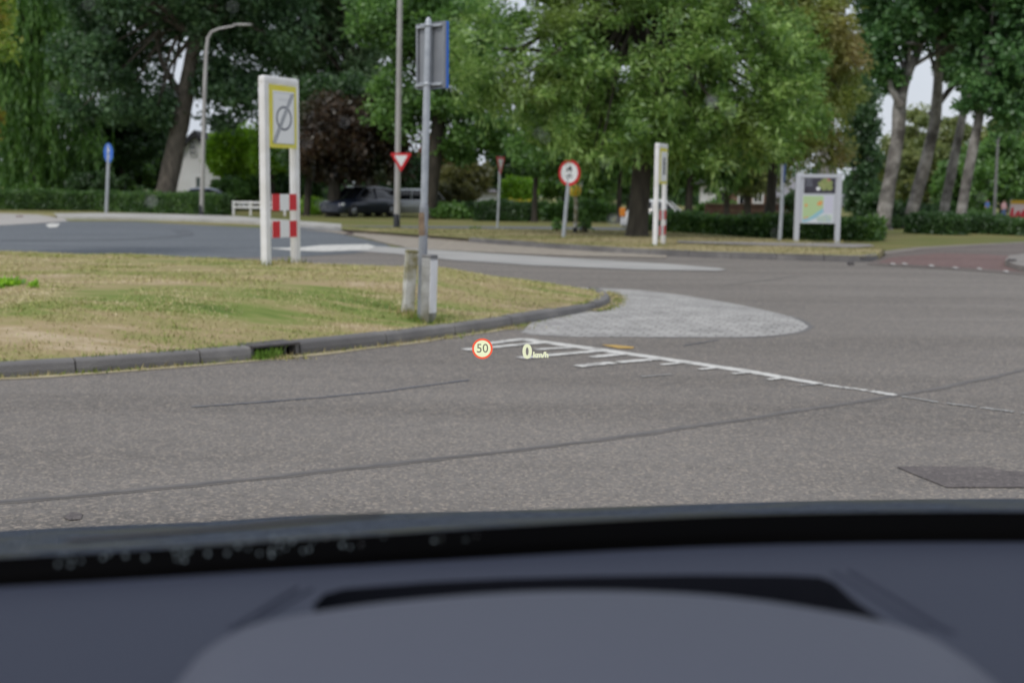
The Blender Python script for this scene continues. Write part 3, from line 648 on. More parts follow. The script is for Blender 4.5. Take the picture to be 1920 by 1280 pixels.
LM = {}
LM['willow'] = leafmat('willow leaf', (0.018, 0.045, 0.010), (0.036, 0.085, 0.018), (0.075, 0.14, 0.035), gain=3.4)
LM['darkgreen'] = leafmat('dark poplar leaf', (0.012, 0.03, 0.014), (0.026, 0.058, 0.027), (0.06, 0.11, 0.055), gain=3.0)
LM['greygreen'] = leafmat('silver poplar leaf', (0.025, 0.055, 0.025), (0.055, 0.10, 0.055), (0.15, 0.21, 0.14), gain=2.6)
LM['copper'] = leafmat('copper beech leaf', (0.016, 0.012, 0.009), (0.040, 0.026, 0.018), (0.085, 0.055, 0.036), tint=(0.035, 0.065, 0.02), tscale=.35, gain=1.5)
LM['main'] = leafmat('pale willow leaf', (0.018, 0.046, 0.010), (0.060, 0.116, 0.023), (0.175, 0.255, 0.095), tint=(0.20, 0.28, 0.05), tscale=.3, gain=3.0, nscale=.9)
LM['rust'] = leafmat('sunburnt willow leaf', (0.04, 0.07, 0.012), (0.10, 0.13, 0.03), (0.21, 0.24, 0.08), tint=(0.38, 0.28, 0.10), tscale=.4, gain=2.6)
LM['poplar'] = leafmat('green poplar leaf', (0.014, 0.040, 0.014), (0.034, 0.085, 0.030), (0.09, 0.175, 0.07), gain=2.8)
LM['olive'] = leafmat('olive leaf', (0.04, 0.06, 0.02), (0.085, 0.11, 0.04), (0.15, 0.17, 0.075))
LM['lime'] = leafmat('lime green leaf', (0.05, 0.11, 0.008), (0.11, 0.21, 0.015), (0.19, 0.32, 0.04))
LM['mid'] = leafmat('mid green leaf', (0.022, 0.055, 0.014), (0.045, 0.10, 0.025), (0.09, 0.17, 0.045))
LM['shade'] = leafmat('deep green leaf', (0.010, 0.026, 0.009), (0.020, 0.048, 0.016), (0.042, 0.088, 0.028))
LM['brown'] = leafmat('brownish shrub leaf', (0.028, 0.032, 0.012), (0.055, 0.06, 0.02), (0.10, 0.10, 0.04))
LM['hedge'] = leafmat('hedge leaf', (0.012, 0.034, 0.010), (0.030, 0.070, 0.018), (0.065, 0.125, 0.03), nscale=1.5)
LM['yellow'] = leafmat('yellow flower', (0.10, 0.13, 0.01), (0.30, 0.28, 0.015), (0.45, 0.38, 0.02))

E = ell
# left side
tree('weeping_willow', 'weeping willow with long hanging green strands above the long hedge', 84, [(70, 372, 34), (72, 280, 30), (80, 180, 24), (85, 80, 18)],
     [E(60, 90, 150, 120, 84), E(90, -40, 190, 110, 84), E(10, 200, 90, 110, 84), E(120, 230, 75, 110, 84), E(60, 290, 100, 60, 84)], LM['willow'], A['dark_bark'], 34000, .34, .12, 1.3, 220, axis=np.array([0, 0, -1.0]), spread=.8, strands=(1500, 34, 2.0, 5.5))
tree('leaning_poplar', 'tall dark poplar whose thick grey trunk leans beside the white house', 72, [(309, 372, 38), (322, 310, 35), (334, 250, 33), (346, 190, 31), (360, 110, 27), (374, 30, 24), (380, -80, 18)],
     [E(235, 70, 120, 100, 72), E(300, -60, 240, 120, 72), E(445, 0, 130, 75, 72), E(200, 170, 90, 80, 72), E(500, 90, 60, 60, 72), E(380, 90, 60, 70, 72), E(300, 190, 40, 45, 72), E(470, 150, 45, 40, 72), E(420, 140, 50, 40, 72), E(475, 205, 34, 28, 72), E(395, 190, 22, 45, 72), E(440, 185, 46, 40, 72), E(500, 225, 30, 28, 72), E(430, 225, 34, 22, 72)], LM['darkgreen'], A['bark'], 60000, .32, .2, 1.2, 240,
     limbs=[[(346, 190, 16), (320, 150, 13), (300, 110, 9), (290, 60, 6)], [(336, 240, 10), (318, 205, 8), (308, 170, 6)], [(360, 110, 14), (400, 60, 10), (440, 20, 7)]], twigs=60)
tree('silver_poplar', 'tall grey green poplar crown behind the tall grey lamp post', 78, [(700, 392, 26), (690, 250, 22), (680, 120, 16)],
     [E(560, 40, 120, 90, 78), E(680, 70, 95, 100, 78), E(620, -70, 220, 90, 78), E(700, 190, 65, 70, 78), E(580, 150, 70, 60, 78), E(500, 110, 45, 50, 78), E(620, 210, 60, 50, 78)], LM['greygreen'], A['dark_bark'], 52000, .34, .2, 1.2, 240)
tree('copper_beech', 'dark purple brown copper beech standing by the parked dark blue car', 62, [(624, 402, 26), (628, 340, 22), (634, 270, 18), (640, 200, 12)],
     [E(645, 265, 85, 75, 62), E(600, 288, 50, 50, 62), E(715, 285, 50, 45, 62), E(690, 240, 60, 50, 62)], LM['copper'], A['dark_bark'], 27000, .26, .17, .9, 220)
tree('roadside_elm', 'dark slim trunked elm right behind the tall signpost', 60, [(804, 405, 30), (810, 340, 28), (820, 265, 28), (822, 190, 24), (815, 90, 18)],
     [E(800, 120, 80, 100, 60), E(860, 60, 100, 90, 60), E(885, 215, 65, 60, 60), E(760, 30, 90, 70, 60), E(860, 262, 45, 34, 60), E(925, 250, 40, 34, 60), E(750, 200, 50, 50, 60)], LM['mid'], A['dark_bark'], 34000, .26, .16, 1.0, 220)
# big tree on the verge
tree('verge_willow', 'broad pale green willow on the verge with a stout dark trunk', 35, [(1193, 458, 46), (1197, 410, 40), (1202, 340, 36), (1206, 270, 33), (1204, 190, 28), (1200, 90, 22), (1210, -40, 16)],
     [E(990, 110, 170, 130, 35, 2.2), E(1180, 90, 190, 170, 35, 2.6), E(1360, 90, 160, 150, 35, 2.4), E(1130, 235, 150, 75, 35, 2.2), E(1330, 240, 160, 80, 35, 2.2), E(1480, 170, 80, 110, 35, 2.0), E(1200, -110, 330, 140, 35, 3.0)],
     LM['main'], A['dark_bark'], 95000, .19, .06, .55, 130, axis=np.array([0.9, 0.1, -0.25]), spread=1.0, hollow=.25, twigs=110, strands=(650, 16, .3, .9),
     limbs=[[(1206, 270, 20), (1160, 190, 16), (1110, 130, 12), (1040, 96, 8), (940, 88, 5)], [(1204, 230, 18), (1260, 160, 13), (1330, 110, 9), (1400, 80, 5)], [(1206, 300, 12), (1290, 250, 9), (1380, 210, 5)]])
tree('tawny_willow', 'tawny willow with sunburnt orange brown shoots next to the broad pale one', 40, [(1442, 416, 22), (1448, 340, 18), (1455, 250, 16), (1470, 120, 12), (1480, 0, 9)],
     [E(1490, 60, 110, 110, 40, 2.0), E(1550, 150, 60, 120, 40, 1.6), E(1430, 250, 90, 60, 40, 1.8), E(1530, 270, 55, 45, 40, 1.4), E(1480, -80, 130, 80, 40, 2)],
     LM['rust'], A['dark_bark'], 42000, .19, .06, .55, 130, axis=np.array([0.8, 0.1, -0.5]), spread=.8, hollow=.25, strands=(300, 16, .3, .8))
for (px, w, lab, key, cx, cy) in [(1292, 16, 'slim street tree behind the second town sign, nearest the white car', 'mid', 1290, 290), (1362, 13, 'slim street tree in front of the brick house wall', 'mid', 1372, 312), (1401, 17, 'thicker street tree in front of the brick house windows', 'olive', 1412, 318), (1160, 12, 'thin dark street tree beside the stout willow trunk', 'mid', 1120, 300), (1002, 13, 'slender tree behind the yellow flowering bed', 'mid', 1030, 280)]:
    tree('street_tree', lab, 56, [(px, 412, w), (px + 1, 370, w * .9), (px + 3, 320, w * .8), (px + 2, 260, w * .5)], [E(cx, cy, 60, 45, 56), E(cx + 20, cy - 60, 70, 50, 56)], LM[key], A['dark_bark'], 9000, .24, .12, .8, 160, twigs=20)
tree('garden_tree', 'dark green tree closing in on the copper beech from above', 64, [(575, 402, 14), (580, 320, 12), (588, 220, 9)], [E(585, 205, 55, 60, 64), E(560, 270, 30, 60, 64), E(665, 185, 60, 35, 64)], LM['shade'], A['dark_bark'], 12000, .26, .16, .8, 200, twigs=14)
# right side: a row of leaning poplars
PB = [E(1690, 30, 75, 65, 50), E(1640, 70, 50, 60, 50), E(1700, -80, 160, 80, 50), E(1655, 130, 35, 35, 50)]
tree('roadside_poplar', 'pale barked poplar with a fork, first in the leaning row behind the map board', 50, [(1655, 428, 34), (1663, 370, 32), (1674, 310, 29), (1684, 250, 28), (1687, 195, 28), (1700, 140, 22), (1725, 90, 14), (1740, 20, 10)], PB, LM['poplar'], A['pale_bark'], 24000, .24, .17, .8, 200, 'row of leaning poplars',
     limbs=[[(1685, 200, 18), (1668, 170, 14), (1662, 150, 10)], [(1706, 128, 11), (1745, 105, 8), (1790, 80, 5)]], twigs=20)
tree('roadside_poplar', 'dark flecked poplar splitting in two high up, second in the leaning row', 52, [(1703, 425, 27), (1720, 360, 27), (1738, 295, 25), (1752, 235, 24), (1757, 180, 22), (1762, 100, 16), (1775, 20, 10)], [E(1800, 20, 90, 60, 52), E(1770, -60, 120, 70, 52), E(1850, 60, 50, 50, 52)], LM['poplar'], A['pale_bark'], 21000, .24, .17, .8, 200, 'row of leaning poplars',
     limbs=[[(1752, 215, 14), (1790, 165, 12), (1830, 120, 10), (1860, 80, 6)]], twigs=18)
tree('roadside_poplar', 'slimmest pale poplar, third in the leaning row', 56, [(1764, 425, 22), (1780, 345, 21), (1793, 280, 19), (1806, 215, 17), (1825, 140, 13), (1840, 70, 10)], [E(1840, 60, 80, 60, 56), E(1880, 120, 60, 60, 56), E(1810, 120, 35, 40, 56)], LM['darkgreen'], A['pale_bark'], 19000, .24, .17, .8, 200, 'row of leaning poplars', twigs=16)
tree('roadside_poplar', 'pale poplar nearest the side street, last in the leaning row', 48, [(1794, 446, 23), (1806, 380, 22), (1818, 310, 22), (1832, 240, 20), (1842, 180, 17), (1858, 110, 13), (1868, 30, 9)], [E(1880, 130, 80, 75, 48), E(1890, 20, 90, 80, 48), E(1850, -60, 110, 60, 48), E(1900, 200, 50, 40, 48), E(1830, 170, 40, 35, 48)], LM['poplar'], A['pale_bark'], 32000, .24, .17, .8, 200, 'row of leaning poplars', twigs=20)
tree('columnar_oak', 'narrow dark columnar tree left of the leaning poplars', 66, [(1606, 412, 14), (1612, 330, 12), (1616, 230, 9)], [E(1615, 300, 28, 70, 66), E(1618, 200, 32, 60, 66), E(1612, 370, 22, 22, 66)], LM['darkgreen'], A['dark_bark'], 11000, .24, .15, .7, 160, twigs=14)
for (px, py, rx, ry, Y, key, lab, n) in [(1735, 290, 95, 105, 96, 'olive', 'pale olive tree seen between the leaning poplar trunks', 20000), (1812, 330, 60, 80, 88, 'mid', 'mid green tree between the last two poplar trunks', 12000), (1880, 320, 60, 90, 84, 'mid', 'green tree behind the thin street lamp', 13000), (1885, 250, 55, 35, 100, 'olive', 'yellow green treetop above the thin street lamp', 8000),
                                       (1640, 330, 26, 30, 110, 'mid', 'small far tree before the grey gable', 3000), (1115, 330, 50, 60, 74, 'mid', 'leafy tree behind the round red bordered sign', 12000), (1060, 300, 55, 80, 80, 'mid', 'green tree behind the leaning round sign', 12000), (960, 310, 45, 45, 84, 'shade', 'dark tree behind the far give way sign', 8000), (870, 335, 40, 28, 76, 'brown', 'brownish garden tree before the red roof', 7000),
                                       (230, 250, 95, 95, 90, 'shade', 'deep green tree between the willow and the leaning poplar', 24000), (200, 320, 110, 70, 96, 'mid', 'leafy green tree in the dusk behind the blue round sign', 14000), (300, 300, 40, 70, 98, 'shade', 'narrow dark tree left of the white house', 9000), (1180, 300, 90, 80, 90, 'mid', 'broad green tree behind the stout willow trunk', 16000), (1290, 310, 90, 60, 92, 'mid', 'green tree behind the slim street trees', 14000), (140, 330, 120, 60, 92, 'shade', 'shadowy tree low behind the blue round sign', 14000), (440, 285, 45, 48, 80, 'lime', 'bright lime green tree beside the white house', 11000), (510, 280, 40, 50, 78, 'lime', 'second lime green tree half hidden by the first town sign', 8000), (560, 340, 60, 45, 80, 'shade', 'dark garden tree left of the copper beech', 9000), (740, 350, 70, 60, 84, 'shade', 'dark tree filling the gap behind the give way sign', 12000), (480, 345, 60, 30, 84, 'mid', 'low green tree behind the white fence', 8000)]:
    s = ppm(Y); b = D(px, py, Y); gy = 640 + 0
    tree('garden_tree' if Y < 90 else 'distant_tree', lab, Y, [(px, 396 + (0 if Y > 70 else 10), 12), (px, (py + 396) / 2, 10), (px + 2, py, 7)], [E(px, py, rx * .8, ry * .8, Y), E(px + rx * .3, py - ry * .3, rx * .6, ry * .5, Y), E(px - rx * .3, py + ry * .25, rx * .6, ry * .6, Y)], LM[key], A['dark_bark'], n, .34, .2, .9, 200, twigs=12)
# low far wood closing the horizon
ps = []; 
for i in range(420):
    x = RNG.uniform(-95, 100); h = 3.4 + 1.8 * mnoise.noise(Vector((x * .06, 0, 5))) ; ps.append((x, RNG.uniform(122, 140), RNG.uniform(.4, max(1.2, h)), RNG.uniform(1.2, 2.2)))
ps = np.array(ps); k = RNG.integers(0, len(ps), 42000); q = ps[k, :3] + unit(42000) * (ps[k, 3] * RNG.random(42000) ** .5)[:, None]; q[:, 2] = np.maximum(q[:, 2], .05)
tag(np_mesh('far_wood', leaf_quads(q, .6, .4), 4, LM['shade']), 'low dark wood closing the view beyond the gardens', 'wood', kind='stuff')

# hedges: clipped boxes of leaves
def hedge(label, a, b, Y0, Y1, top, depth, lm, n, group='clipped hedges along the roads', ln=.13):
    """from direction a at distance Y0 to direction b at Y1, top in metres"""
    A0 = D(a, 400, Y0); B0 = D(b, 400, Y1); A0.z = B0.z = 0; t_ = (B0 - A0); ln_ = t_.length; t_.normalize(); nn = Vector((-t_.y, t_.x, 0))
    root = thing('hedge', label, 'hedge', A0, math.atan2(t_.y, t_.x), group)
    # dense core with an uneven surface
    mb = MB(); k = max(8, int(ln_ / .5)); rows = []
    for j, (dy, dz) in enumerate([(0.06, -.02), (0.02, .5), (.1, .94), (.35, .97), (.9, .97), (1.0, .5), (1.0, -.02)]):
        rows.append([Vector((ln_ * i / k, (dy - .0) * depth * .9 + .05 * mnoise.noise(Vector((i * .7, j, 0))), dz * top * .93 + (.05 * mnoise.noise(Vector((i * .5, j, 3))) if dz > .1 else 0))) for i in range(k + 1)])
    mb.sheet(rows); e0 = [r[0] for r in rows]; e1 = [r[-1] for r in rows]; mb.add(e0, [tuple(range(7))]); mb.add(e1, [tuple(range(7))])
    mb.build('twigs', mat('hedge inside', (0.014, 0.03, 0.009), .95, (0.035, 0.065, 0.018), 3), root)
    u = RNG.random(n); face = RNG.random(n); P = np.empty((n, 3)); P[:, 0] = u * ln_
    fr = face < .5; tp = (face >= .5) & (face < .85); bk = face >= .85
    P[fr, 1] = 0; P[fr, 2] = RNG.random(fr.sum()) * top
    P[tp, 1] = RNG.random(tp.sum()) * depth; P[tp, 2] = top
    P[bk, 1] = RNG.random(bk.sum()) * depth; P[bk, 2] = RNG.random(bk.sum()) * top; P[bk, 0] = np.where(RNG.random(bk.sum()) < .5, 0, ln_)
    P += RNG.normal(0, .05, (n, 3)); P[:, 2] = np.maximum(P[:, 2] + .05 * np.sin(P[:, 0] * 1.7), .02)
    v = leaf_quads(P, ln, ln * .6); v[:, 2] = np.maximum(v[:, 2], 0.0)
    np_mesh('leaves', v, 4, lm, root); return root
hedge('long low hedge from under the weeping willow to the blue round sign', -60, 178, 71, 70, 1.05, 1.2, LM['hedge'], 10000)
hedge('clipped hedge between the blue round sign and the curved lamp post, before the white house', 180, 408, 69.5, 62.5, 1.0, 1.0, LM['hedge'], 11000)
hedge('long clipped hedge behind the map board and the second town sign', 1215, 1634, 42, 37.5, .60, 1.0, LM['hedge'], 17000)
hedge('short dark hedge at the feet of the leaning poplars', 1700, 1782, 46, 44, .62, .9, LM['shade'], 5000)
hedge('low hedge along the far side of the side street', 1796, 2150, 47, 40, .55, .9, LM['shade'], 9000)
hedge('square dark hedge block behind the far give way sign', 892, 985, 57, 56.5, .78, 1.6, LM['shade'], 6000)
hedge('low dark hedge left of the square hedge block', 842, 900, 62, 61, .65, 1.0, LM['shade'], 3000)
hedge('low dark hedge right of the square hedge block', 978, 1030, 60, 60, .72, 1.0, LM['hedge'], 3000)
# shrubs
for (px, py, rx, ry, Y, key, lab, n, nm, ct) in [
    (970, 362, 30, 30, 64, 'lime', 'bright green rounded shrub behind the yellow flowers', 5000, 'shrub', 'shrub'),
    (850, 368, 42, 24, 66, 'brown', 'brown green spreading shrub beside the dark elm trunk', 5000, 'shrub', 'shrub'),
    (960, 390, 52, 8, 61, 'yellow', 'low bed of yellow flowers behind the square hedge block', 4000, 'flower_bed', 'flowers'),
    (840, 396, 36, 10, 60, 'mid', 'tuft of bright grass and leaves at the foot of the dark elm', 3000, 'shrub', 'shrub'),
    (1050, 398, 30, 16, 59, 'mid', 'low green shrub left of the round red bordered sign', 3000, 'shrub', 'shrub'),
    (1110, 398, 40, 20, 58, 'mid', 'low green shrub right of the round red bordered sign', 4000, 'shrub', 'shrub'),
    (700, 385, 60, 14, 72, 'mid', 'green shrub behind the parked dark blue car', 4000, 'shrub', 'shrub'),
    (585, 390, 30, 14, 66, 'lime', 'bright green patch of shrub left of the copper beech trunk', 3000, 'shrub', 'shrub'),
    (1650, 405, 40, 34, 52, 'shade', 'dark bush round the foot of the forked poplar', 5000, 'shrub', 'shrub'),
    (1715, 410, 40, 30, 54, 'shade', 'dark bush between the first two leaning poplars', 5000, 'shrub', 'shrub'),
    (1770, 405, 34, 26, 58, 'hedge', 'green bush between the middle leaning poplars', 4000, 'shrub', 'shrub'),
    (1840, 415, 40, 16, 62, 'mid', 'low green bush behind the hedge of the side street', 3000, 'shrub', 'shrub'),
    (1630, 385, 26, 20, 70, 'mid', 'light green bush below the grey gable', 2500, 'shrub', 'shrub'),
    (1500, 378, 24, 22, 60, 'shade', 'round dark bush behind the map board', 2500, 'shrub', 'shrub'),
    (430, 355, 40, 22, 76, 'mid', 'grey green shrub right of the white house', 3500, 'shrub', 'shrub'),
    (180, 345, 60, 22, 80, 'shade', 'dark shrub behind the blue round sign', 5000, 'shrub', 'shrub'),
    (1340, 392, 60, 10, 62, 'mid', 'garden planting before the brick house', 3000, 'shrub', 'shrub')]:
    bush(nm, lab, ct, Y, [E(px, py, rx, ry, Y, rx / ppm(Y) * .7)], LM[key], n, .2, .12, .4, 120)
# small plants close to the road
bush('weed_plant', 'leafy green weed growing at the edge of the dry grass island', 'plant', 12, [E(8, 575, 26, 16, 13.2, .15)], LM['lime'], 260, .09, .05, .06, 20, ground=mound(*D(8, 585, 13.2)[:2]))
bush('weed_plant', 'tiny green weed alone on the dry grass', 'plant', 12, [E(64, 585, 9, 5, 12.8, .06)], LM['lime'], 60, .06, .03, .03, 10, ground=mound(*D(64, 588, 12.8)[:2]), stems=False)
bush('sapling', 'small sprouting sapling beside the round sign post', 'plant', 38, [E(1096, 415, 9, 18, 38, .15)], LM['mid'], 420, .10, .06, .1, 40, ground=.12)
bush('sapling', 'thin leafy sprout just left of the round sign post', 'plant', 40, [E(1045, 422, 8, 12, 40, .12)], LM['mid'], 260, .10, .06, .1, 40, ground=.12)
bush('verge_weed', 'low weed on the verge near the far give way sign', 'plant', 41, [E(892, 433, 12, 4, 41, .2)], LM['mid'], 240, .09, .05, .1, 30, ground=.1, stems=False)
# near tree whose outer leaves reach in at the left edge
nt_ = tree('maple', 'tree with green, yellow and orange turning leaves reaching in at the picture edge', 24, [(-190, 520, 40), (-180, 380, 36), (-170, 200, 30), (-150, 40, 20)], [E(-95, 60, 105, 120, 24, 1.2), E(-70, 190, 70, 70, 24, 1.0), E(-130, -100, 170, 110, 24, 1.5), E(-60, 260, 40, 30, 24, .8)], leafmat('turning leaf', (0.05, 0.09, 0.015), (0.10, 0.17, 0.03), (0.20, 0.24, 0.05), tint=(0.42, 0.20, 0.03), tscale=.9), A['bark'], 20000, .15, .09, .35, 90, twigs=40)
# ------------------------------------------------------------------ signs and posts
X_, Y_, Z_ = Vector((1, 0, 0)), Vector((0, 1, 0)), Vector((0, 0, 1))
def frame(a):
    a = Vector((a[0], a[1], 0)).normalized(); return a, Vector((a.y, -a.x, 0))      # along, and towards the viewer
def basis(a, n): return Matrix((a, -n, Z_)).transposed()

def town_sign(label, loc, along, W, H, kind):
    a, n = frame(along); rot = basis(a, n); r = thing('town_sign', label, 'sign', loc, group='white town boundary portals')
    pw = 0.105
    for k in (0, 1):
        mb = MB(); mb.box(a * (W * k) + Z_ * (H / 2 - .15), (pw, .105, H + .3 - .06), rot, bev=.014); mb.build('post', A['white_paint'], r)
    mb = MB(); mb.box(a * (W / 2) + Z_ * (H - .06), (W + pw + .012, .116, .125), rot, bev=.04); mb.build('top_bar', A['white_paint'], r)
    z0, z1 = H * .625, H * .955; w = W - pw + .03; c = a * (W / 2 + .012) + Z_ * ((z0 + z1) / 2) + n * .03
    p = MB().box(c + n * .018, (w, .03, z1 - z0), rot).build('sign_panel', A['sign_yellow'], r)
    f = MB(); f.box(c + n * .036 - Z_ * .005, (w - .115, .012, z1 - z0 - .145), rot); fo = f.build('sign_face', A['sign_white'], p)
    e = MB(); o = c + n * .0435 - Z_ * .02
    if kind == 'end':
        rr = .168; ro = ring_poly(rr, 40); ri = ring_poly(rr - .032, 40)
        e.add([o + a * x + Z_ * y for x, y in ro] + [o + a * x + Z_ * y for x, y in ri], [(i, (i + 1) % 40, 40 + (i + 1) % 40, 40 + i) for i in range(40)])
        hw, hh = (w - .13) / 2, (z1 - z0 - .17) / 2
        for s in (-.022, .022):
            e.add([o + n * .002 + a * (-hw + s - .009) + Z_ * (-hh), o + n * .002 + a * (-hw + s + .009) + Z_ * (-hh), o + n * .002 + a * (hw + s + .009 - .03) + Z_ * hh, o + n * .002 + a * (hw + s - .009 - .03) + Z_ * hh], [(0, 1, 2, 3)])
        e.add([o + n * .0014 + a * (-hw) + Z_ * (-hh), o + n * .0014 + a * (-hw + .04) + Z_ * (-hh), o + n * .0014 + a * (hw) + Z_ * hh, o + n * .0014 + a * (hw - .05) + Z_ * hh], [(0, 1, 2, 3)], 1)
        for s in (-1, 1):     # thin printed border
            e.add([o + a * (s * (hw + .004)) - Z_ * (hh + .008), o + a * (s * (hw - .006)) - Z_ * (hh + .008), o + a * (s * (hw - .006)) + Z_ * (hh + .008), o + a * (s * (hw + .004)) + Z_ * (hh + .008)], [(0, 1, 2, 3)], 1)
            e.add([o - a * hw + Z_ * s * (hh + .008), o + a * hw + Z_ * s * (hh + .008), o + a * hw + Z_ * s * (hh - .002), o - a * hw + Z_ * s * (hh - .002)], [(0, 1, 2, 3)], 1)
        # faint line of lettering above the ring, not legible in the photograph
        for k, q in enumerate((-.09, -.045, 0, .045, .09)):
            e.add([o + a * (q - .016) + Z_ * (.235), o + a * (q + .016) + Z_ * (.235), o + a * (q + .016) + Z_ * (.265), o + a * (q - .016) + Z_ * (.265)], [(0, 1, 2, 3)], 2)
        e.build('sign_print', [A['sign_grey'], A['sign_palegrey'], mat('faded print', (.68, .69, .72), .5)], fo)
    else:
        for k, (zz, ww) in enumerate([(.20, .07), (.14, .06), (.08, .08), (.02, .07), (-.04, .085), (-.10, .06), (-.16, .07)]):
            e.add([o + a * (-.02 - ww) + Z_ * (zz - .024), o + a * (.05 + ww) + Z_ * (zz - .018), o + a * (.05 + ww) + Z_ * (zz + .022), o + a * (-.02 - ww) + Z_ * (zz + .018)], [(0, 1, 2, 3)])
        e.build('lettering', A['sign_dark'], fo)
    for zc, hb in ((H * .335, H * .088), (H * .19, H * .088)):
        c = a * (W / 2) + Z_ * zc; b = MB(); w3 = (W - pw - .01)
        b.box(c + n * .068, (w3, .012, hb), rot, mi=0)
        for s, fr in ((-1, .30), (1, .30)): b.box(c + n * .0745 + a * (s * w3 * (.5 - fr / 2)), (w3 * fr, .006, hb + .002), rot, mi=1)
        b.build('striped_board', [A['sign_white'], A['sign_red']], r)
    return r
p1 = D(499, 497, 17.0)
town_sign('tall white portal sign with crossed out grey circle and red white bars on dry grass', (p1.x, 17.0, p1.z), (.48, .877), .64, 2.56, 'end')
p2 = D(1228, 470.5, 30.0)
town_sign('narrow looking white portal sign on the verge in front of the stout willow', (p2.x, 30.0, p2.z), (.40, .915), .66, 2.58, 'name')

# tall pole with the back of a sign, and its two bollards
pb = D(790, 586, 12.5); zb = pb.z; t = thing('signpost', 'tall grey steel signpost with rust patch showing the bare back of its sign', 'sign', (pb.x, 12.5, zb), group=None)
pt = D(803.5, 44, 12.5) - Vector((pb.x, 12.5, zb))
mb = MB(); mb.tube([(0, 0, -.15), pt * .36, pt * .995], .036, 16); mb.build('pole', A['galv'], t)
mb = MB(); mb.tube([pt * 0.0 + Vector((0, 0, -.1)), pt * .37], .0445, 16); mb.tube([pt * .37, pt * .385], [.0445, .037], 16); sl_ = mb.build('sleeve', [mat('grey dirty sleeve', (.20, .21, .23), .6, (.34, .36, .40), 5, metal=.3, stretch=(3, 3, .6))], t)
mb = MB(); mb.lathe([(.0455, .78), (.046, .80), (.046, .99), (.0455, 1.01)], (.0045 + .013, 0, 0), n=14); mb.build('rust_patch', A['rust'], sl_)
mb = MB(); mb.lathe([(.0365, 0), (.036, .02), (.028, .075), (.012, .10), (.0, .105)], pt * .985, n=16); mb.build('cap', A['galv'], t)
th = R(43); a = Vector((math.cos(th), -math.sin(th), 0)); n = Vector((-a.y, a.x, 0)) * -1.0    # back faces the viewer's left
n = Vector((-math.sin(th), -math.cos(th), 0)); rot = Matrix((a, -n, Z_)).transposed()
sz = D(811, 104, 12.5).z - zb; sc0 = Vector((pt.x * sz / pt.z, 0, sz)) - n * .062 - a * .012
W_, H_ = .40, .635
pl = MB().box(sc0, (W_, .004, H_), rot).build('sign_back', A['sign_back'], t)
mb = MB()
for s in (-1, 1):
    mb.box(sc0 + a * (s * (W_ / 2)) + n * .006, (.006, .034, H_ + .006), rot, mi=0); mb.box(sc0 + Z_ * (s * H_ / 2) + n * .006, (W_ + .004, .034, .006), rot, mi=0)
    mb.box(sc0 + a * (s * (W_ / 2 - .012)) + n * .02, (.022, .004, H_ - .01), rot, mi=0)
mb.build('folded_rim', A['sign_back'], pl)
mb = MB(); mb.box(sc0 - n * .026, (W_ + .012, .036, H_ + .012), rot, bev=.004); mb.build('blue_front', A['sign_blue'], pl)
for zz in (H_ / 2 - .03, -H_ / 2 + .035):
    mb = MB(); mb.box(sc0 + Z_ * zz + n * .028 - a * .0, (W_ - .03, .03, .028), rot, bev=.004); q = Vector((pt.x * (sz + zz) / pt.z, 0, sz + zz)); mb.lathe([(.039, -.016), (.043, -.013), (.043, .013), (.039, .016)], q, n=16); mb.box(q + Vector((-.055, -.02, 0)), (.05, .012, .026), bev=.003); mb.build('clamp', A['galv'], t)
def bollard(label, foot, top, Y, w, dpt, rz, M, cap):
    f0 = D(*foot, Y); f1 = D(*top, Y); r = thing('bollard', label, 'bollard', (f0.x, Y, f0.z), group='guard posts round the signpost')
    ax = Vector((f1.x - f0.x, 0, f1.z - f0.z)); h = ax.length; lean = math.atan2(ax.x, ax.z); rot = Matrix.Rotation(lean, 3, 'Y') @ Matrix.Rotation(rz, 3, 'Z'); dz = ax.normalized()
    mb = MB(); mb.box(dz * (h / 2 - .06), (w, dpt, h + .10), rot, bev=.012); mb.build('shaft', M, r)
    mb = MB(); mb.box(dz * (h + .002), (w + .004, dpt + .004, .035), rot, bev=.014); mb.build('cap', cap, r)
    return r
mossy = mat('mossy cap', (.16, .14, .04), .9, (.30, .29, .24), 12, bump=.4)
bollard('leaning flaking white bollard with mossy top beside the tall signpost', (764, 588), (772, 472), 12.75, .115, .10, R(24), A['old_wood'], mossy)
bollard('upright grey bollard with bright white side against the tall signpost', (803, 588), (806, 481), 12.35, .105, .13, R(-32), A['old_grey'], mat('dark grey cap', (.12, .12, .125), .9, (.2, .2, .2), 9))
o = bpy.data.objects['bollard.001'] if 'bollard.001' in bpy.data.objects else None
if o:     # bright white reflective strip on its one side
    rz = R(-32); f0_ = D(803, 588, 12.35); f1_ = D(806, 481, 12.35); ax_ = Vector((f1_.x - f0_.x, 0, f1_.z - f0_.z)); rr_ = Matrix.Rotation(math.atan2(ax_.x, ax_.z), 3, 'Y') @ Matrix.Rotation(rz, 3, 'Z')
    mb = MB(); mb.box(ax_ * .48 + rr_ @ Vector((.0545, 0, 0)), (.005, .118, ax_.length * .92), rr_); mb.build('white_strip', A['white_paint'], o)

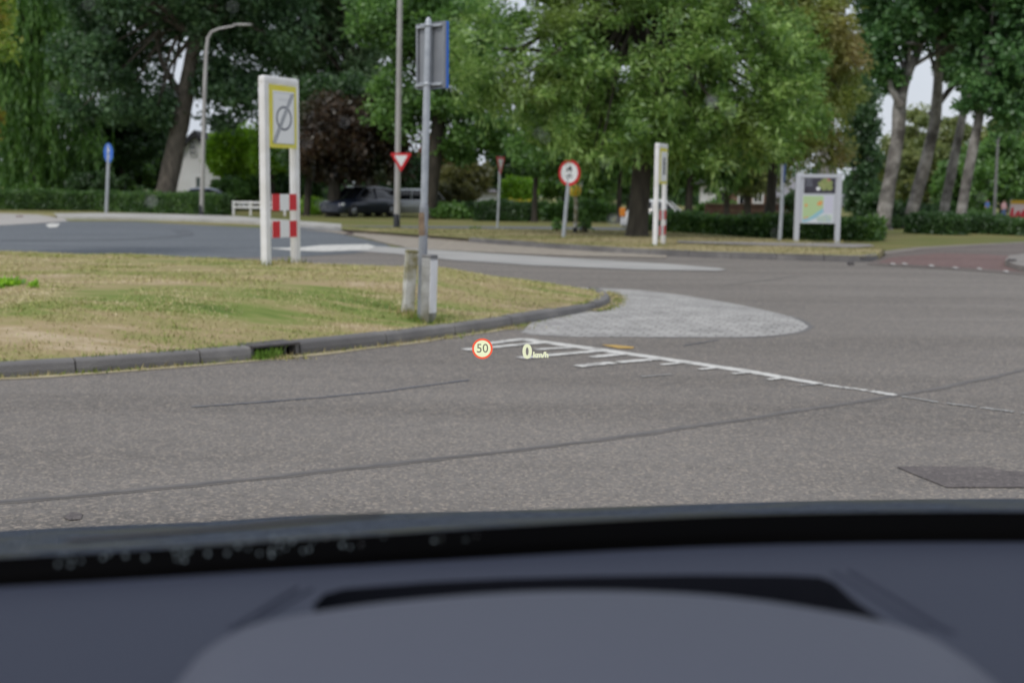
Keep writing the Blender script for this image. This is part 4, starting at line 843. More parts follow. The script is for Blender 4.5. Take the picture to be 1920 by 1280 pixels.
def lamp_post(label, foot, Y, pts, r0, r1, head, foot_h=.55):
    f0 = D(*foot, Y); r = thing('lamp_post', label, 'street lamp', (f0.x, Y, f0.z))
    P = [D(x, y, Y) - f0 for x, y in pts]; P[0].z -= .05; rr = np.linspace(r0, r1, len(P))
    mb = MB(); mb.tube(P, list(rr), 14); mb.build('pole', A['lamp_paint'], r)
    mb = MB(); mb.tube([(0, 0, -.06), (0, 0, foot_h), (0, 0, foot_h + .01)], [r0 * 1.06, r0 * 1.05, r0], 14); mb.build('black_foot', A['black_paint'], r)
    mb = MB(); mb.lathe([(0, -.5), (.06, -.48), (.11, -.25), (.12, .1), (.09, .4), (.0, .48)], P[-1] + Vector(head), axis='x', n=14); mb.v = [(x, y, P[-1].z + head[2] + (z - P[-1].z - head[2]) * .55) for x, y, z in mb.v]; mb.build('lamp_head', A['lamp_paint'], r)
    return r
lp = lamp_post('tall straight grey lamp post with black foot carrying the give way sign', (744, 437), 41, [(744, 437), (746, 300), (748, 150), (750, 0), (752, -90), (757, -120), (775, -138), (800, -140)], .105, .055, (.45, 0, 0), .62)
lamp_post('slim grey lamp post with a curved arm in front of the white house', (378, 404), 62, [(378, 404), (381, 280), (384, 160), (387, 95), (390, 72), (397, 60), (412, 54), (440, 49)], .115, .05, (.4, 0, .06), .5)
lamp_post('thin far street lamp beside the red and white banner', (1863, 424), 58, [(1863, 424), (1867, 340), (1871, 265), (1876, 250), (1888, 245)], .075, .04, (.3, 0, 0), .1)

def triangle(mb, c, a, n, side, mi, lift):
    h = side * .866; k = side * .07; o = Vector(c) + n * lift; t_ = 2 * h / 3
    raw = [Vector((-side / 2, h / 3)), Vector((side / 2, h / 3)), Vector((0, -t_))]; poly = []
    for i in range(3):
        p, q, s = raw[i], raw[i - 1], raw[(i + 1) % 3]; u = p + (q - p).normalized() * k; w = p + (s - p).normalized() * k
        poly += [u, (u + w + p) / 3 + (p - (u + w) / 2) * .12, w]
    mb.prism([(v.x, v.y) for v in poly], o, a, Z_, -n * .004, mi)
def give_way(label, centre, Y, ang, side, pole=None):
    c = D(*centre, Y); a = Vector((math.cos(ang), math.sin(ang), 0)); n = Vector((a.y, -a.x, 0))
    if pole: f0 = D(*pole, Y + .06); base = Vector((f0.x, Y + .06, f0.z))
    else: base = Vector((c.x, Y, c.z))
    r = thing('give_way_sign', label, 'sign', base); cc = c - base
    mb = MB(); triangle(mb, cc, a, n, side, 0, .012); p = mb.build('sign_plate', A['sign_red'], r)
    mb = MB(); triangle(mb, cc + Z_ * .005, a, n, side * .60, 0, .017); mb.build('white_centre', A['sign_white'], p)
    mb = MB(); mb.box(cc + Z_ * side * .2 - n * .02, (.25, .03, .035), Matrix((a, -n, Z_)).transposed()); mb.build('bracket', A['galv'], r)
    if pole:
        tp = cc + Vector((0, 0.06, -.28)); mb = MB(); mb.tube([(0, 0, -.1), (tp.x * .5, 0, tp.z * .5), (cc.x, cc.y + .055, cc.z + .22)], .04, 12); mb.build('pole', A['galv'], r)
    return r
give_way('red and white give way triangle fixed to the tall straight lamp post', (752, 299), 40.87, R(0), .72)
give_way('narrow looking give way triangle on its own thin pole by the crossing road', (938, 306), 41.5, R(66), .72, (932, 438))

def round_sign(name, label, centre, Y, ang, dia, foot, rim, face, emblem=None, lean=True, pr=.042):
    c = D(*centre, Y); f0 = D(*foot, Y + .07); base = Vector((f0.x, Y + .07, f0.z)); a = Vector((math.cos(ang), math.sin(ang), 0)); n = Vector((a.y, -a.x, 0))
    r = thing(name, label, 'sign', base); cc = c - base
    mb = MB(); mb.prism(ring_poly(dia / 2, 36), cc + n * .01, a, Z_, -n * .006); p = mb.build('sign_plate', rim, r)
    if face is not rim:
        mb = MB(); mb.prism(ring_poly(dia / 2 * .77, 36), cc + n * .0135, a, Z_, -n * .003); mb.build('white_face', face, p)
    if emblem:
        for nm, fn in emblem: mb = MB(); fn(mb, cc + n * .0165, a, n, dia); mb.build(nm, A['sign_dark'] if face is not rim else A['sign_white'], p)
    mb = MB(); mb.tube([(0, 0, -.1), (cc.x * .5, .0, cc.z * .5), (cc.x - n.x * .05, cc.y - n.y * .05, cc.z + dia * .42)], pr, 12); mb.build('pole', A['galv'], r)
    return r
def poly(mb, o, a, pts): mb.add([o + a * x + Z_ * y for x, y in pts], [tuple(range(len(pts)))])
def ringp(mb, o, a, cx, cy, r, w, k=18):
    mb.add([o + a * (cx + r * math.cos(2 * math.pi * i / k)) + Z_ * (cy + r * math.sin(2 * math.pi * i / k)) for i in range(k)] + [o + a * (cx + (r - w) * math.cos(2 * math.pi * i / k)) + Z_ * (cy + (r - w) * math.sin(2 * math.pi * i / k)) for i in range(k)], [(i, (i + 1) % k, k + (i + 1) % k, k + i) for i in range(k)])
def cyc(mb, o, a, s):
    ringp(mb, o, a, -.10 * s, -.02 * s, .075 * s, .018 * s); ringp(mb, o, a, .10 * s, -.02 * s, .075 * s, .018 * s)
    for (x0, y0, x1, y1) in [(-.10, -.02, -.03, .09), (-.03, .09, .07, .09), (.10, -.02, .06, .12), (-.03, .09, .0, -.02), (0, -.02, .07, .09), (-.1, -.02, 0, -.02)]:
        d = Vector((x1 - x0, y1 - y0)).normalized(); q = (-d.y * .009, d.x * .009); poly(mb, o, a, [((x0 + q[0]) * s, (y0 + q[1]) * s), ((x0 - q[0]) * s, (y0 - q[1]) * s), ((x1 - q[0]) * s, (y1 - q[1]) * s), ((x1 + q[0]) * s, (y1 + q[1]) * s)])
def em_ban(mb, o, a, n, dia):
    s = dia * 1.0; u = o + Z_ * dia * .12      # a tractor over a bicycle
    ringp(mb, u, a, .07 * s, -.03 * s, .065 * s, .03 * s); ringp(mb, u, a, -.10 * s, -.055 * s, .04 * s, .022 * s)
    poly(mb, u + n * .001, a, [(-.13 * s, -.02 * s), (.10 * s, -.02 * s), (.10 * s, .03 * s), (.09 * s, .12 * s), (-.01 * s, .12 * s), (-.02 * s, .05 * s), (-.13 * s, .04 * s)])
def em_ban2(mb, o, a, n, dia): cyc(mb, o - Z_ * dia * .14, a, dia * .95)
def em_path(mb, o, a, n, dia):
    u = o + Z_ * dia * .17                     # walkers over a bicycle
    for x, k in ((-.07, 1.0), (.09, .72)):
        poly(mb, u, a, [((x + .035 * k * math.cos(i)) * dia, (.15 * k - .02 + .035 * k * math.sin(i)) * dia) for i in np.linspace(0, 6.0, 10)])
        poly(mb, u, a, [((x - .05 * k) * dia, .08 * k * dia - .02 * dia), ((x + .05 * k) * dia, .08 * k * dia - .02 * dia), ((x + .06 * k) * dia, -.14 * dia), ((x + .01 * k) * dia, -.14 * dia), (x * dia, -.05 * dia), ((x - .02 * k) * dia, -.14 * dia), ((x - .06 * k) * dia, -.14 * dia)])
def em_path2(mb, o, a, n, dia): cyc(mb, o - Z_ * dia * .2, a, dia * 1.0)
round_sign('prohibition_sign', 'round red bordered white sign on a leaning grey pole on the verge', (1068, 324), 34, R(-36), .71, (1055, 455), A['sign_red'], A['sign_white'], [('tractor_symbol', em_ban), ('bicycle_symbol', em_ban2)], pr=.055)
round_sign('path_sign', 'round blue footpath and cycle sign on a grey pole before the long hedge', (203.5, 287), 61, R(-45), .95, (199, 403), A['sign_blue'], A['sign_blue'], [('pedestrian_symbol', em_path), ('bicycle_symbol', em_path2)], pr=.085)
round_sign('path_sign', 'blue round sign seen almost edge on beside the map board', (1471, 325), 33.6, R(80), .52, (1461, 461), A['sign_blue'], A['sign_blue'], None, pr=.055)

# white post with yellow head behind the round sign
f0 = D(1078, 440, 38); t = thing('marker_post', 'mottled white post with yellow rounded head and black foot behind the leaning round sign', 'post', (f0.x, 38, f0.z))
MB().tube([(0, 0, -.05), (0.02, 0, .6), (.01, 0, 1.05), (-.05, 0, 1.30)], .062, 12).build('shaft', A['old_wood'], t)
MB().tube([(0, 0, -.06), (.005, 0, .22)], .07, 12).build('black_foot', A['black_paint'], t)
MB().lathe([(0, -.18), (.13, -.15), (.19, -.04), (.185, .08), (.11, .17), (0, .19)], (-.02, -.06, 1.34), n=14).build('yellow_head', mat('amber plastic', (.90, .50, .02), .4, (.8, .6, .06), 4), t)
for s in (-1, 1): MB().box((-.05 + s * .19, 0, 1.50 - .03 * s), (.10, .05, .13), Matrix.Rotation(s * .5, 3, 'Y'), bev=.02).build('white_bracket', A['white_paint'], t)

# map board
f0 = D(1490, 461, 33.4); f1 = D(1566.5, 461, 33.4); Wb = f1.x - f0.x; Hb = D(1530, 328, 33.4).z - f0.z
r = thing('map_board', 'white framed town map board with black header standing before the clipped hedge', 'information board', (f0.x, 33.4, f0.z))
grey = mat('board frame', (.48, .50, .55), .45)
for k in (0, 1): MB().box((Wb * k + (.03 if k else .03), 0, Hb / 2 - .1), (.135, .12, Hb + .2), bev=.012).build('post', grey, r)
MB().box((Wb / 2 + .03, 0, Hb - .03), (Wb + .10, .10, .10), bev=.01).build('top_bar', grey, r)
zc = lambda y: (461 - y) / ppm(33.4)
xc = lambda x: (x - 1490) / ppm(33.4)
bk = MB().box((Wb / 2 + .03, 0, (zc(335) + zc(419)) / 2), (Wb - .10, .05, zc(335) - zc(419)), bev=.0).build('back_panel', grey, r)
def bpanel(x0, y0, x1, y1, d): return ((xc(x0) + xc(x1)) / 2 + .0, -.026 - d, (zc(y0) + zc(y1)) / 2), (xc(x1) - xc(x0), .004, zc(y0) - zc(y1))
MB().box(*bpanel(1503, 330.5, 1561, 363, .006)).build('header', mat('header black', (.025, .025, .032), .4, (.06, .055, .08), 9), r)
e = MB(); o = Vector((xc(1541), -.0375, zc(347)))
for k, (dx, dz, rr, mi) in enumerate([(-.05, 0, .13, 0), (.08, .03, .13, 0), (.02, .08, .11, 0), (.13, -.08, .09, 0), (-.17, -.11, .055, 1), (.1, .13, .04, 2), (-.02, -.1, .07, 0)]):
    e.add([o + Vector((dx + rr * math.cos(i) * (1 + .2 * math.sin(5 * i)), -.0005 * k, dz + rr * .85 * math.sin(i))) for i in np.linspace(0, 2 * math.pi, 16, endpoint=False)], [tuple(range(16))], mi)
for k in range(4): e.add([Vector((xc(1506), -.0375, zc(336 + k * 4))), Vector((xc(1516 + (k * 7) % 6), -.0375, zc(336 + k * 4))), Vector((xc(1516 + (k * 7) % 6), -.0375, zc(338 + k * 4))), Vector((xc(1506), -.0375, zc(338 + k * 4)))], [(0, 1, 2, 3)], 3)
e.build('header_picture', [mat('print green', (.20, .27, .08), .5, (.30, .32, .14), 14), A['sign_white'], mat('print rose', (.45, .16, .14), .5), A['sign_grey']], r)
mp = MB().box(*bpanel(1501, 367, 1559, 418, .004)).build('map_face', mat('map paper', (.62, .66, .70), .4), r)
e = MB()
def q_(pts, d, mi): e.add([Vector((xc(x), -.033 - d, zc(y))) for x, y in pts], [tuple(range(len(pts)))], mi)
q_([(1502, 368), (1540, 368), (1540, 392), (1530, 400), (1515, 411), (1502, 414)], .0005, 0)
q_([(1541, 368), (1558, 368), (1558, 400), (1541, 399)], .0005, 1)
q_([(1502, 411), (1515, 408), (1530, 397), (1540, 390), (1541, 398), (1528, 408), (1510, 416), (1502, 417)], .001, 2)
q_([(1528, 408), (1545, 402), (1556, 404), (1556, 416), (1530, 416)], .0007, 3)
q_([(1505, 384), (1509, 382), (1511, 386), (1507, 389)], .0015, 4); q_([(1528, 381), (1534, 377), (1539, 378), (1537, 384), (1530, 386)], .0015, 4)
q_([(1504, 409), (1512, 406), (1513, 408), (1505, 411)], .0015, 4)
e.build('map_print', [mat('map green', (.42, .56, .30), .5), mat('map lilac', (.55, .55, .66), .5), mat('map blue', (.28, .50, .60), .5), mat('map pale green', (.48, .58, .44), .5, (.4, .5, .55), 14), mat('map orange', (.70, .30, .10), .5)], mp)

# ------------------------------------------------------------------ buildings
def px_wall(Y, pts): return [D(x, y, Y) for x, y in pts]
brick = mat('brown brick', (.20, .115, .085), .9, (.27, .165, .12), 6)
def house(name, label, Y, x0, x1, yeave, ypeak, xpeak, wall, roof, depth=8, overhang=.3, openings=(), ybase=402, gable=True, chimney=None):
    """gable end towards the viewer (or, gable=False, the eaves side with the roof slope towards the viewer)"""
    b = D(x0, ybase, Y); r = thing(name, label, 'house', (b.x, Y, 0)); s = ppm(Y)
    def L(x, y): p = D(x, y, Y); return Vector((p.x - b.x, 0, p.z))
    e0, e1, pk = L(x0, yeave), L(x1, yeave), L(xpeak, ypeak); ez = (e0.z + e1.z) / 2
    mb = MB()
    if gable:
        mb.prism([(0, -.2), (e1.x, -.2), (e1.x, ez), (pk.x, pk.z), (0, ez)], (0, 0, 0), X_, Z_, (0, depth, 0)); mb.build('wall', wall, r)
        rf = MB()
        for (ex, sg) in ((0, -1), (e1.x, 1)):
            d = Vector((ex - pk.x, 0, ez - pk.z)); u = d.normalized(); nrm = Vector((-u.z * 1, 0, u.x)) if sg < 0 else Vector((u.z * -1, 0, u.x))
            if nrm.z < 0: nrm = -nrm
            p0 = Vector((pk.x, 0, pk.z)); p1_ = p0 + u * (d.length + overhang); th = .28
            rf.prism([(p0.x, p0.z + .01), (p1_.x, p1_.z + .01), ((p1_ + nrm * th).x, (p1_ + nrm * th).z), (p0.x, p0.z + th / max(.2, nrm.z))], (0, -overhang, 0), X_, Z_, (0, depth + 2 * overhang, 0))
        ro = rf.build('roof', roof, r)
    else:
        mb.prism([(0, -.2), (e1.x, -.2), (e1.x, ez), (0, ez)], (0, 0, 0), X_, Z_, (0, depth, 0)); mb.build('wall', wall, r)
        rf = MB(); inx = e1.x * .12; o_ = overhang; hz = pk.z
        v = [(-o_, -o_, ez), (e1.x + o_, -o_, ez), (e1.x + o_, depth + o_, ez), (-o_, depth + o_, ez), (inx, depth / 2, hz), (e1.x - inx, depth / 2, hz), (-o_, -o_, ez - .15), (e1.x + o_, -o_, ez - .15), (e1.x + o_, depth + o_, ez - .15), (-o_, depth + o_, ez - .15)]
        rf.add(v, [(0, 1, 5, 4), (1, 2, 5), (2, 3, 4, 5), (3, 0, 4), (6, 7, 1, 0), (7, 8, 2, 1), (8, 9, 3, 2), (9, 6, 0, 3), (9, 8, 7, 6)]); ro = rf.build('roof', roof, r)
    if chimney:
        c = L(*chimney); MB().box((c.x, depth * .5, c.z), (.6, .6, 1.4), bev=.02).box((c.x, depth * .5, c.z + .72), (.72, .72, .12)).build('chimney', brick, ro)
    for (kind, ax0, ay0, ax1, ay1, M, cols, rows_) in openings:
        p, q = L(ax0, ay1), L(ax1, ay0); w, h = q.x - p.x, q.z - p.z; c = Vector(((p.x + q.x) / 2, -.03, (p.z + q.z) / 2))
        f = MB(); f.box(c + Vector((-w / 2, 0, 0)), (.09, .10, h + .09)).box(c + Vector((w / 2, 0, 0)), (.09, .10, h + .09)).box(c + Z_ * h / 2, (w - .09, .10, .09)).box(c - Z_ * h / 2, (w - .09, .10, .09))
        for i in range(1, cols): f.box(c + X_ * (w * (i / cols - .5)) - Y_ * .01, (.06, .05, h - .09))
        for i in range(1, rows_): f.box(c + Z_ * (h * (i / rows_ - .5)) - Y_ * .006, (w - .09, .05, .06))
        fo = f.build(kind, mat('frame white', (.70, .71, .72), .5), r)
        MB().box(c + Y_ * .01, (w - .05, .03, h - .05)).build('pane' if kind == 'window' else 'door_leaf', M, fo)
    return r
glass = mat('dark window glass', (.012, .014, .018), .12, spec=.6)
whitewash = mat('whitewash', (.88, .89, .92), .85, (.80, .80, .82), .8)
thatch = mat('dark thatch', (.030, .032, .040), .95, (.055, .056, .065), 3, bump=.6, bscale=8)
house('white_house', 'white gabled house with dark steep roof behind the leaning poplar trunk', 84, 318, 412, 306, 256, 366, whitewash, thatch, 9, .35, [('window', 356, 262, 367, 292, glass, 2, 3), ('door', 368, 332, 379, 372, mat('green grey door', (.10, .14, .14), .5), 1, 2)])
house('red_roofed_house', 'brick house with orange red roof glimpsed right of the dark elm trunk', 92, 770, 846, 318, 262, 806, brick, mat('red tiles', (.24, .085, .06), .8, (.32, .13, .09), 5), 9, .3, [('window', 800, 330, 812, 350, glass, 2, 1)])
house('brown_roofed_house', 'low house with brown roof between the bars of the first town sign', 98, 500, 572, 352, 322, 536, brick, mat('brown tiles', (.085, .06, .06), .9), 8, .3, gable=False)
house('grey_roofed_house', 'low house with pale grey roof behind the far give way sign', 94, 882, 935, 358, 332, 908, whitewash, mat('grey tiles', (.20, .19, .21), .9, (.26, .25, .27), 2), 8, .3, gable=False)
house('brick_house', 'brown brick house with white window frames behind the slim street trees', 72, 1366, 1440, 318, 268, 1400, brick, mat('dark tiles', (.07, .055, .05), .9), 9, .3, [('window', 1384, 362, 1396, 388, glass, 1, 1), ('window', 1398, 366, 1404, 386, glass, 1, 1), ('window', 1412, 360, 1430, 380, glass, 2, 1), ('window', 1376, 326, 1386, 344, glass, 1, 1), ('window', 1412, 326, 1424, 344, glass, 1, 1)])
house('white_annex', 'small white gabled annex with dark porch at the brick house', 70, 1336, 1364, 345, 326, 1352, whitewash, mat('dark felt', (.05, .05, .055), .9), 5, .15, [('door', 1340, 357, 1360, 392, mat('dark porch', (.014, .016, .015), .7), 1, 1)])
house('grey_barn', 'big grey roofed house rising behind the edge on blue sign', 86, 1440, 1560, 368, 330, 1510, mat('pinkish render', (.30, .28, .28), .9), mat('slate', (.19, .185, .20), .85, (.23, .225, .24), 1.5), 12, .4, gable=False)
house('pale_house', 'far pale house with blue grey roof seen past the narrow columnar tree', 112, 1612, 1652, 384, 350, 1628, whitewash, mat('blue slate', (.24, .255, .28), .85), 8, .4, gable=False)
house('far_house', 'far low house with purple grey roof between the leaning poplars', 108, 1716, 1760, 395, 384, 1738, mat('render', (.25, .2, .2), .9), mat('purple slate', (.19, .17, .21), .9), 8, .3, gable=False)
# church tower
Yt = 125; c = D(1548, 400, Yt); r = thing('church_tower', 'grey stone church tower behind the tawny willow crown', 'tower', (c.x, Yt, 0)); s = ppm(Yt); stone = mat('tower stone', (.30, .275, .27), .9, (.37, .345, .335), 1.2)
zt = lambda y: D(1548, y, Yt).z
MB().box((0, 1.2, zt(302) / 2), (26 / s, 2.4, zt(302)), bev=.05).box((.1, 1.2, (zt(302) + zt(150)) / 2), (20 / s, 2.0, zt(150) - zt(302)), bev=.05).build('shaft', stone, r)
MB().box((0, 1.2, zt(301)), (31 / s, 2.9, .5), bev=.1).build('cornice', stone, r)
MB().prism([(-.75, 0), (.75, 0), (.12, 4.5), (-.12, 4.5)], (.1, .6, zt(150)), X_, Z_, (0, 1.2, 0)).build('spire', mat('lead roof', (.12, .13, .14), .7), r)
MB().box((.1, .18, zt(262)), (.35, .06, 1.3)).build('louvre', A['black_hole'], r)

# garden wall, fence
g0 = D(1322, 408, 60); g1 = D(1505, 408, 60); r = thing('garden_wall', 'low brown brick garden wall in front of the brick house', 'wall', (g0.x, 60, 0))
bw = MB(); 
for k in range(3): bw.box(((g1.x - g0.x) / 2, 0, .14 + .27 * k), (g1.x - g0.x, .26 - .02 * k, .255), bev=.01)
bw.build('courses', mat('wall brick', (.14, .075, .06), .9, (.21, .12, .09), 5), r)
pc = MB().box(((g1.x - g0.x) / 2, 0, .85), (g1.x - g0.x + .06, .34, .07), bev=.01).build('coping', mat('brown coping', (.20, .13, .10), .9), r)
f0 = D(438, 402, 63); r = thing('rail_fence', 'short white rail fence at the end of the clipped hedge', 'fence', (f0.x, 63, 0)); Lf = 2.6
for k in range(4): MB().box((Lf * k / 3, 0, .33), (.10, .10, .80), bev=.01).build('post', A['white_paint'], r)
for z in (.66, .42): MB().box((Lf / 2, -.066, z), (Lf + .1, .03, .11), bev=.006).build('rail', A['white_paint'], r)

# ------------------------------------------------------------------ vehicles
def car(name, label, pos, heading, L, W, H, paint, wagon=False):
    r = thing(name, label, 'car', pos, heading); hw = W / 2; sh = H * .60
    st = [(0, .62, .28, .50), (.02, .90, .22, .56), (.12, 1, .20, .60), (.30, 1, .18, .62), (.70, 1, .18, .60), (.80, .99, .18, .565), (.93, .95, .20, .52), (.985, .84, .22, .46), (1.0, .66, .26, .40)]   # rear to front
    rows = []
    for u, w, zb, zs in st:
        x = (u - .5) * L; w *= hw; zb *= H / 1.5 * 1.0; zs *= H / 1.0 * .98
        rows.append([Vector((x, -w * .9, zb)), Vector((x, -w, zb + .12)), Vector((x, -w, zs * .82)), Vector((x, -w * .93, zs)), Vector((x, 0, zs * 1.02)), Vector((x, w * .93, zs)), Vector((x, w, zs * .82)), Vector((x, w, zb + .12)), Vector((x, w * .9, zb))])
    mb = MB(); mb.sheet(rows); mb.add(rows[0], [tuple(range(9))]); mb.add(rows[-1], [tuple(range(9))]); body = mb.build('body', paint, r)
    rear = .03 if wagon else .10
    cs = [(rear, .56), (rear + .09, .93), (.30, .99), (.50, 1.0), (.60, .97), (.76, .58)]
    rows = []
    for u, k in cs:
        x = (u - .5) * L; zt_ = H * k; wt = hw * (.90 - .16 * max(0, (k - .56) / .44)); zb = H * .55
        rows.append([Vector((x, -hw * .92, zb)), Vector((x, -wt, max(zb + .005, zt_ - .05))), Vector((x, 0, max(zb + .01, zt_))), Vector((x, wt, max(zb + .005, zt_ - .05))), Vector((x, hw * .92, zb))])
    mb = MB(); mb.sheet(rows); mb.build('window', glass, body)
    rf = MB(); rows = []
    for u, k in [(rear + .085, .925), (.30, .995), (.50, 1.005), (.60, .975)]:
        x = (u - .5) * L; zt_ = H * k; wt = hw * (.90 - .16 * (k - .56) / .44) + .01; rows.append([Vector((x, -wt, zt_ - .07)), Vector((x, -wt * .9, zt_ - .005)), Vector((x, 0, zt_ + .015)), Vector((x, wt * .9, zt_ - .005)), Vector((x, wt, zt_ - .07))])
    rf.sheet(rows)
    for s in (-1, 1):
        for u0, k0, u1, k1 in [(.60, .97, .765, .57), (rear + .085, .925, rear, .57), (.42, .99, .43, .57)]:
            rf.tube([((u0 - .5) * L, s * hw * .76, H * k0 - .04), ((u1 - .5) * L, s * hw * .93, H * k1)], .035, 6)
    rf.build('roof', paint, r)
    rad = .21 * H
    for u in (.19, .81):
        for s in (-1, 1):
            wl = MB(); wl.lathe([(rad * .55, -.11), (rad * .95, -.11), (rad, -.07), (rad, .07), (rad * .95, .11), (rad * .55, .11)], ((u - .5) * L, s * (hw - .09), rad), axis='y', n=20); w_ = wl.build('wheel', mat('tyre', (.015, .015, .016), .8), r)
            rm = MB(); rm.lathe([(0, s * .10), (rad * .2, s * .115), (rad * .6, s * .105), (rad * .6, s * .04)], ((u - .5) * L, s * (hw - .09), rad), axis='y', n=16); rm.build('rim', mat('alloy', (.35, .36, .38), .35, metal=.8), w_)
    for s in (-1, 1):
        MB().box(((.955 - .5) * L, s * hw * .72, H * .42), (.16, .36, .13), bev=.04).build('headlight', mat('lamp glass', (.65, .68, .70), .15), r)
        MB().box(((.02 - .5) * L, s * hw * .72, H * .48), (.10, .28, .16), bev=.03).build('tail_light', mat('tail glass', (.35, .01, .01), .2), r)
        MB().box(((.71 - .5) * L, s * (hw + .08), H * .60), (.10, .18, .12), bev=.03).build('mirror', paint, r)
    MB().box(((.5 - .5) * L, 0, H * .155), (L * .92, W * .86, H * .09), bev=.02).build('sill', mat('black trim', (.012, .012, .013), .6), r)
    return r
def carpaint(name, c): return mat(name, c, .28, coat=.6, metal=.15)
q = D(676, 402, 63); car('parked_car', 'dark blue parked car seen from its front corner beside the copper beech', (q.x, 63, 0), R(232), 4.3, 1.8, 1.52, carpaint('dark blue paint', (.014, .020, .040)), True)
q = D(760, 402, 66); car('parked_car', 'silver estate car behind the foot of the tall straight lamp post', (q.x, 66, 0), R(184), 4.5, 1.75, 1.42, carpaint('silver paint', (.60, .63, .66)), True)
q = D(372, 396, 70.5); car('parked_car', 'silver blue car whose roof shows over the clipped hedge', (q.x, 70.5, 0), R(188), 3.6, 1.65, 1.36, carpaint('pale blue paint', (.26, .30, .38)))
q = D(1238, 420, 46.5); cw = car('parked_car', 'white car with an orange flank behind the second town sign', (q.x, 46.5, 0), R(-14), 2.9, 1.5, 1.12, carpaint('white paint', (.72, .73, .74)))
mb = MB(); mb.box((-1.32, -.74, .66), (.22, .06, .32), bev=.02); mb.build('orange_panel', mat('orange reflective', (.65, .22, .02), .5), cw)
q = D(1213, 420, 45.2); t = thing('warning_post', 'thin red and white warning post between the willow trunk and second town sign', 'post', (q.x, 45.2, 0)); 
MB().tube([(0, 0, -.05), (0, 0, 1.75)], .04, 10).build('shaft', A['sign_white'], t)
for k in range(4): MB().tube([(0, 0, .55 + k * .32), (0, 0, .71 + k * .32)], .046, 10).build('red_band', A['sign_red'], t)
# parked banner on the far right
q = D(1892, 428, 50); t = thing('banner', 'red and white banner with a yellow top edge behind the side street hedge', 'banner', (q.x, 50, q.z + .25)); s = ppm(50)
MB().box((.9, 0, .42), (1.8, .05, .62)).build('cloth', mat('banner white', (.62, .50, .50), .6), t); MB().box((.9, -.01, .80), (1.8, .07, .14)).build('top_band', mat('banner yellow', (.50, .30, .01), .5), t)
e = MB(); 
for k, (x, w, h) in enumerate([(.06, .10, .5), (.28, .16, .34), (.55, .22, .42), (.95, .2, .36), (1.3, .24, .42), (1.65, .2, .36)]): e.add([Vector((x - w, -.028, .13)), Vector((x + w, -.028, .13)), Vector((x + w * .6, -.028, .13 + h)), Vector((x - w * .3, -.028, .13 + h * .8))], [(0, 1, 2, 3)])
e.build('red_print', mat('banner red', (.55, .03, .05), .6), t)
for x in (.02, 1.78): MB().tube([(x, .03, -.4), (x, .03, .9)], .03, 8).build('stake', A['galv'], t)

# two far walkers
def person(label, px, Y, top_c, leg_c, ph, g=1.0):
    q = D(px, 425, Y); me = bpy.data.meshes.new('person'); h = 1.72 * g
    V = {'pel': (0, 0, .95), 'waist': (0, .01, 1.08), 'chest': (0, 0, 1.32), 'neck': (0, 0, 1.50), 'head': (0, -.02, 1.60), 'crown': (0, -.01, 1.70),
         'shL': (-.19, 0, 1.43), 'elL': (-.24, .05, 1.15), 'haL': (-.22, -.06, .90), 'shR': (.19, 0, 1.43), 'elR': (.24, -.04, 1.15), 'haR': (.22, -.16, .93),
         'hipL': (-.09, 0, .92), 'knL': (-.10, -.10 * ph, .50), 'anL': (-.10, .12 * ph, .09), 'toL': (-.11, -.06 + .1 * ph, .04), 'hipR': (.09, 0, .92), 'knR': (.10, .06 * ph, .50), 'anR': (.10, -.16 * ph, .08), 'toR': (.11, -.32 * ph, .04)}
    rad = {'pel': .14, 'waist': .125, 'chest': .155, 'neck': .06, 'head': .095, 'crown': .075, 'shL': .07, 'elL': .048, 'haL': .04, 'shR': .07, 'elR': .048, 'haR': .04, 'hipL': .095, 'knL': .065, 'anL': .045, 'toL': .04, 'hipR': .095, 'knR': .065, 'anR': .045, 'toR': .04}
    ks = list(V); me.from_pydata([tuple(np.array(V[k]) * g) for k in ks], [(ks.index(a), ks.index(b)) for a, b in [('pel', 'waist'), ('waist', 'chest'), ('chest', 'neck'), ('neck', 'head'), ('head', 'crown'), ('chest', 'shL'), ('shL', 'elL'), ('elL', 'haL'), ('chest', 'shR'), ('shR', 'elR'), ('elR', 'haR'), ('pel', 'hipL'), ('hipL', 'knL'), ('knL', 'anL'), ('anL', 'toL'), ('pel', 'hipR'), ('hipR', 'knR'), ('knR', 'anR'), ('anR', 'toR')]], [])
    o = bpy.data.objects.new('person', me); COL.objects.link(o); md = o.modifiers.new('skin', 'SKIN'); o.modifiers.new('sub', 'SUBSURF').levels = 1; o.modifiers['sub'].render_levels = 1
    for i, k in enumerate(ks): me.skin_vertices[0].data[i].radius = (rad[k] * g, rad[k] * g)
    me.skin_vertices[0].data[0].use_root = True
    dg = bpy.context.evaluated_depsgraph_get(); m2 = bpy.data.meshes.new_from_object(o.evaluated_get(dg)); o.modifiers.clear(); o.data = m2
    m2.materials.clear()
    for M in (mat('skin', (.45, .28, .20), .6), mat('shirt', top_c, .8), mat('trousers', leg_c, .8), mat('hair', (.06, .045, .03), .7)): m2.materials.append(M)
    for p in m2.polygons:
        c = p.center / g; p.use_smooth = True
        p.material_index = 3 if c.z > 1.63 or (c.z > 1.55 and c.y > .03) else 0 if c.z > 1.47 or (abs(c.x) > .17 and c.z < 1.16 and c.z > .8) else 1 if c.z > 1.0 else 2
    o.location = (q.x, Y, 0.0); o.rotation_euler = (0, 0, .5); tag(o, label, 'person'); return o
person('person in a blue top and dark trousers walking beyond the side street hedge', 1849, 76, (.08, .16, .42), (.03, .035, .06), .8, .66)
person('person in a pink top and blue trousers walking near the banner', 1880, 70, (.55, .33, .36), (.10, .16, .34), -.8, .66)

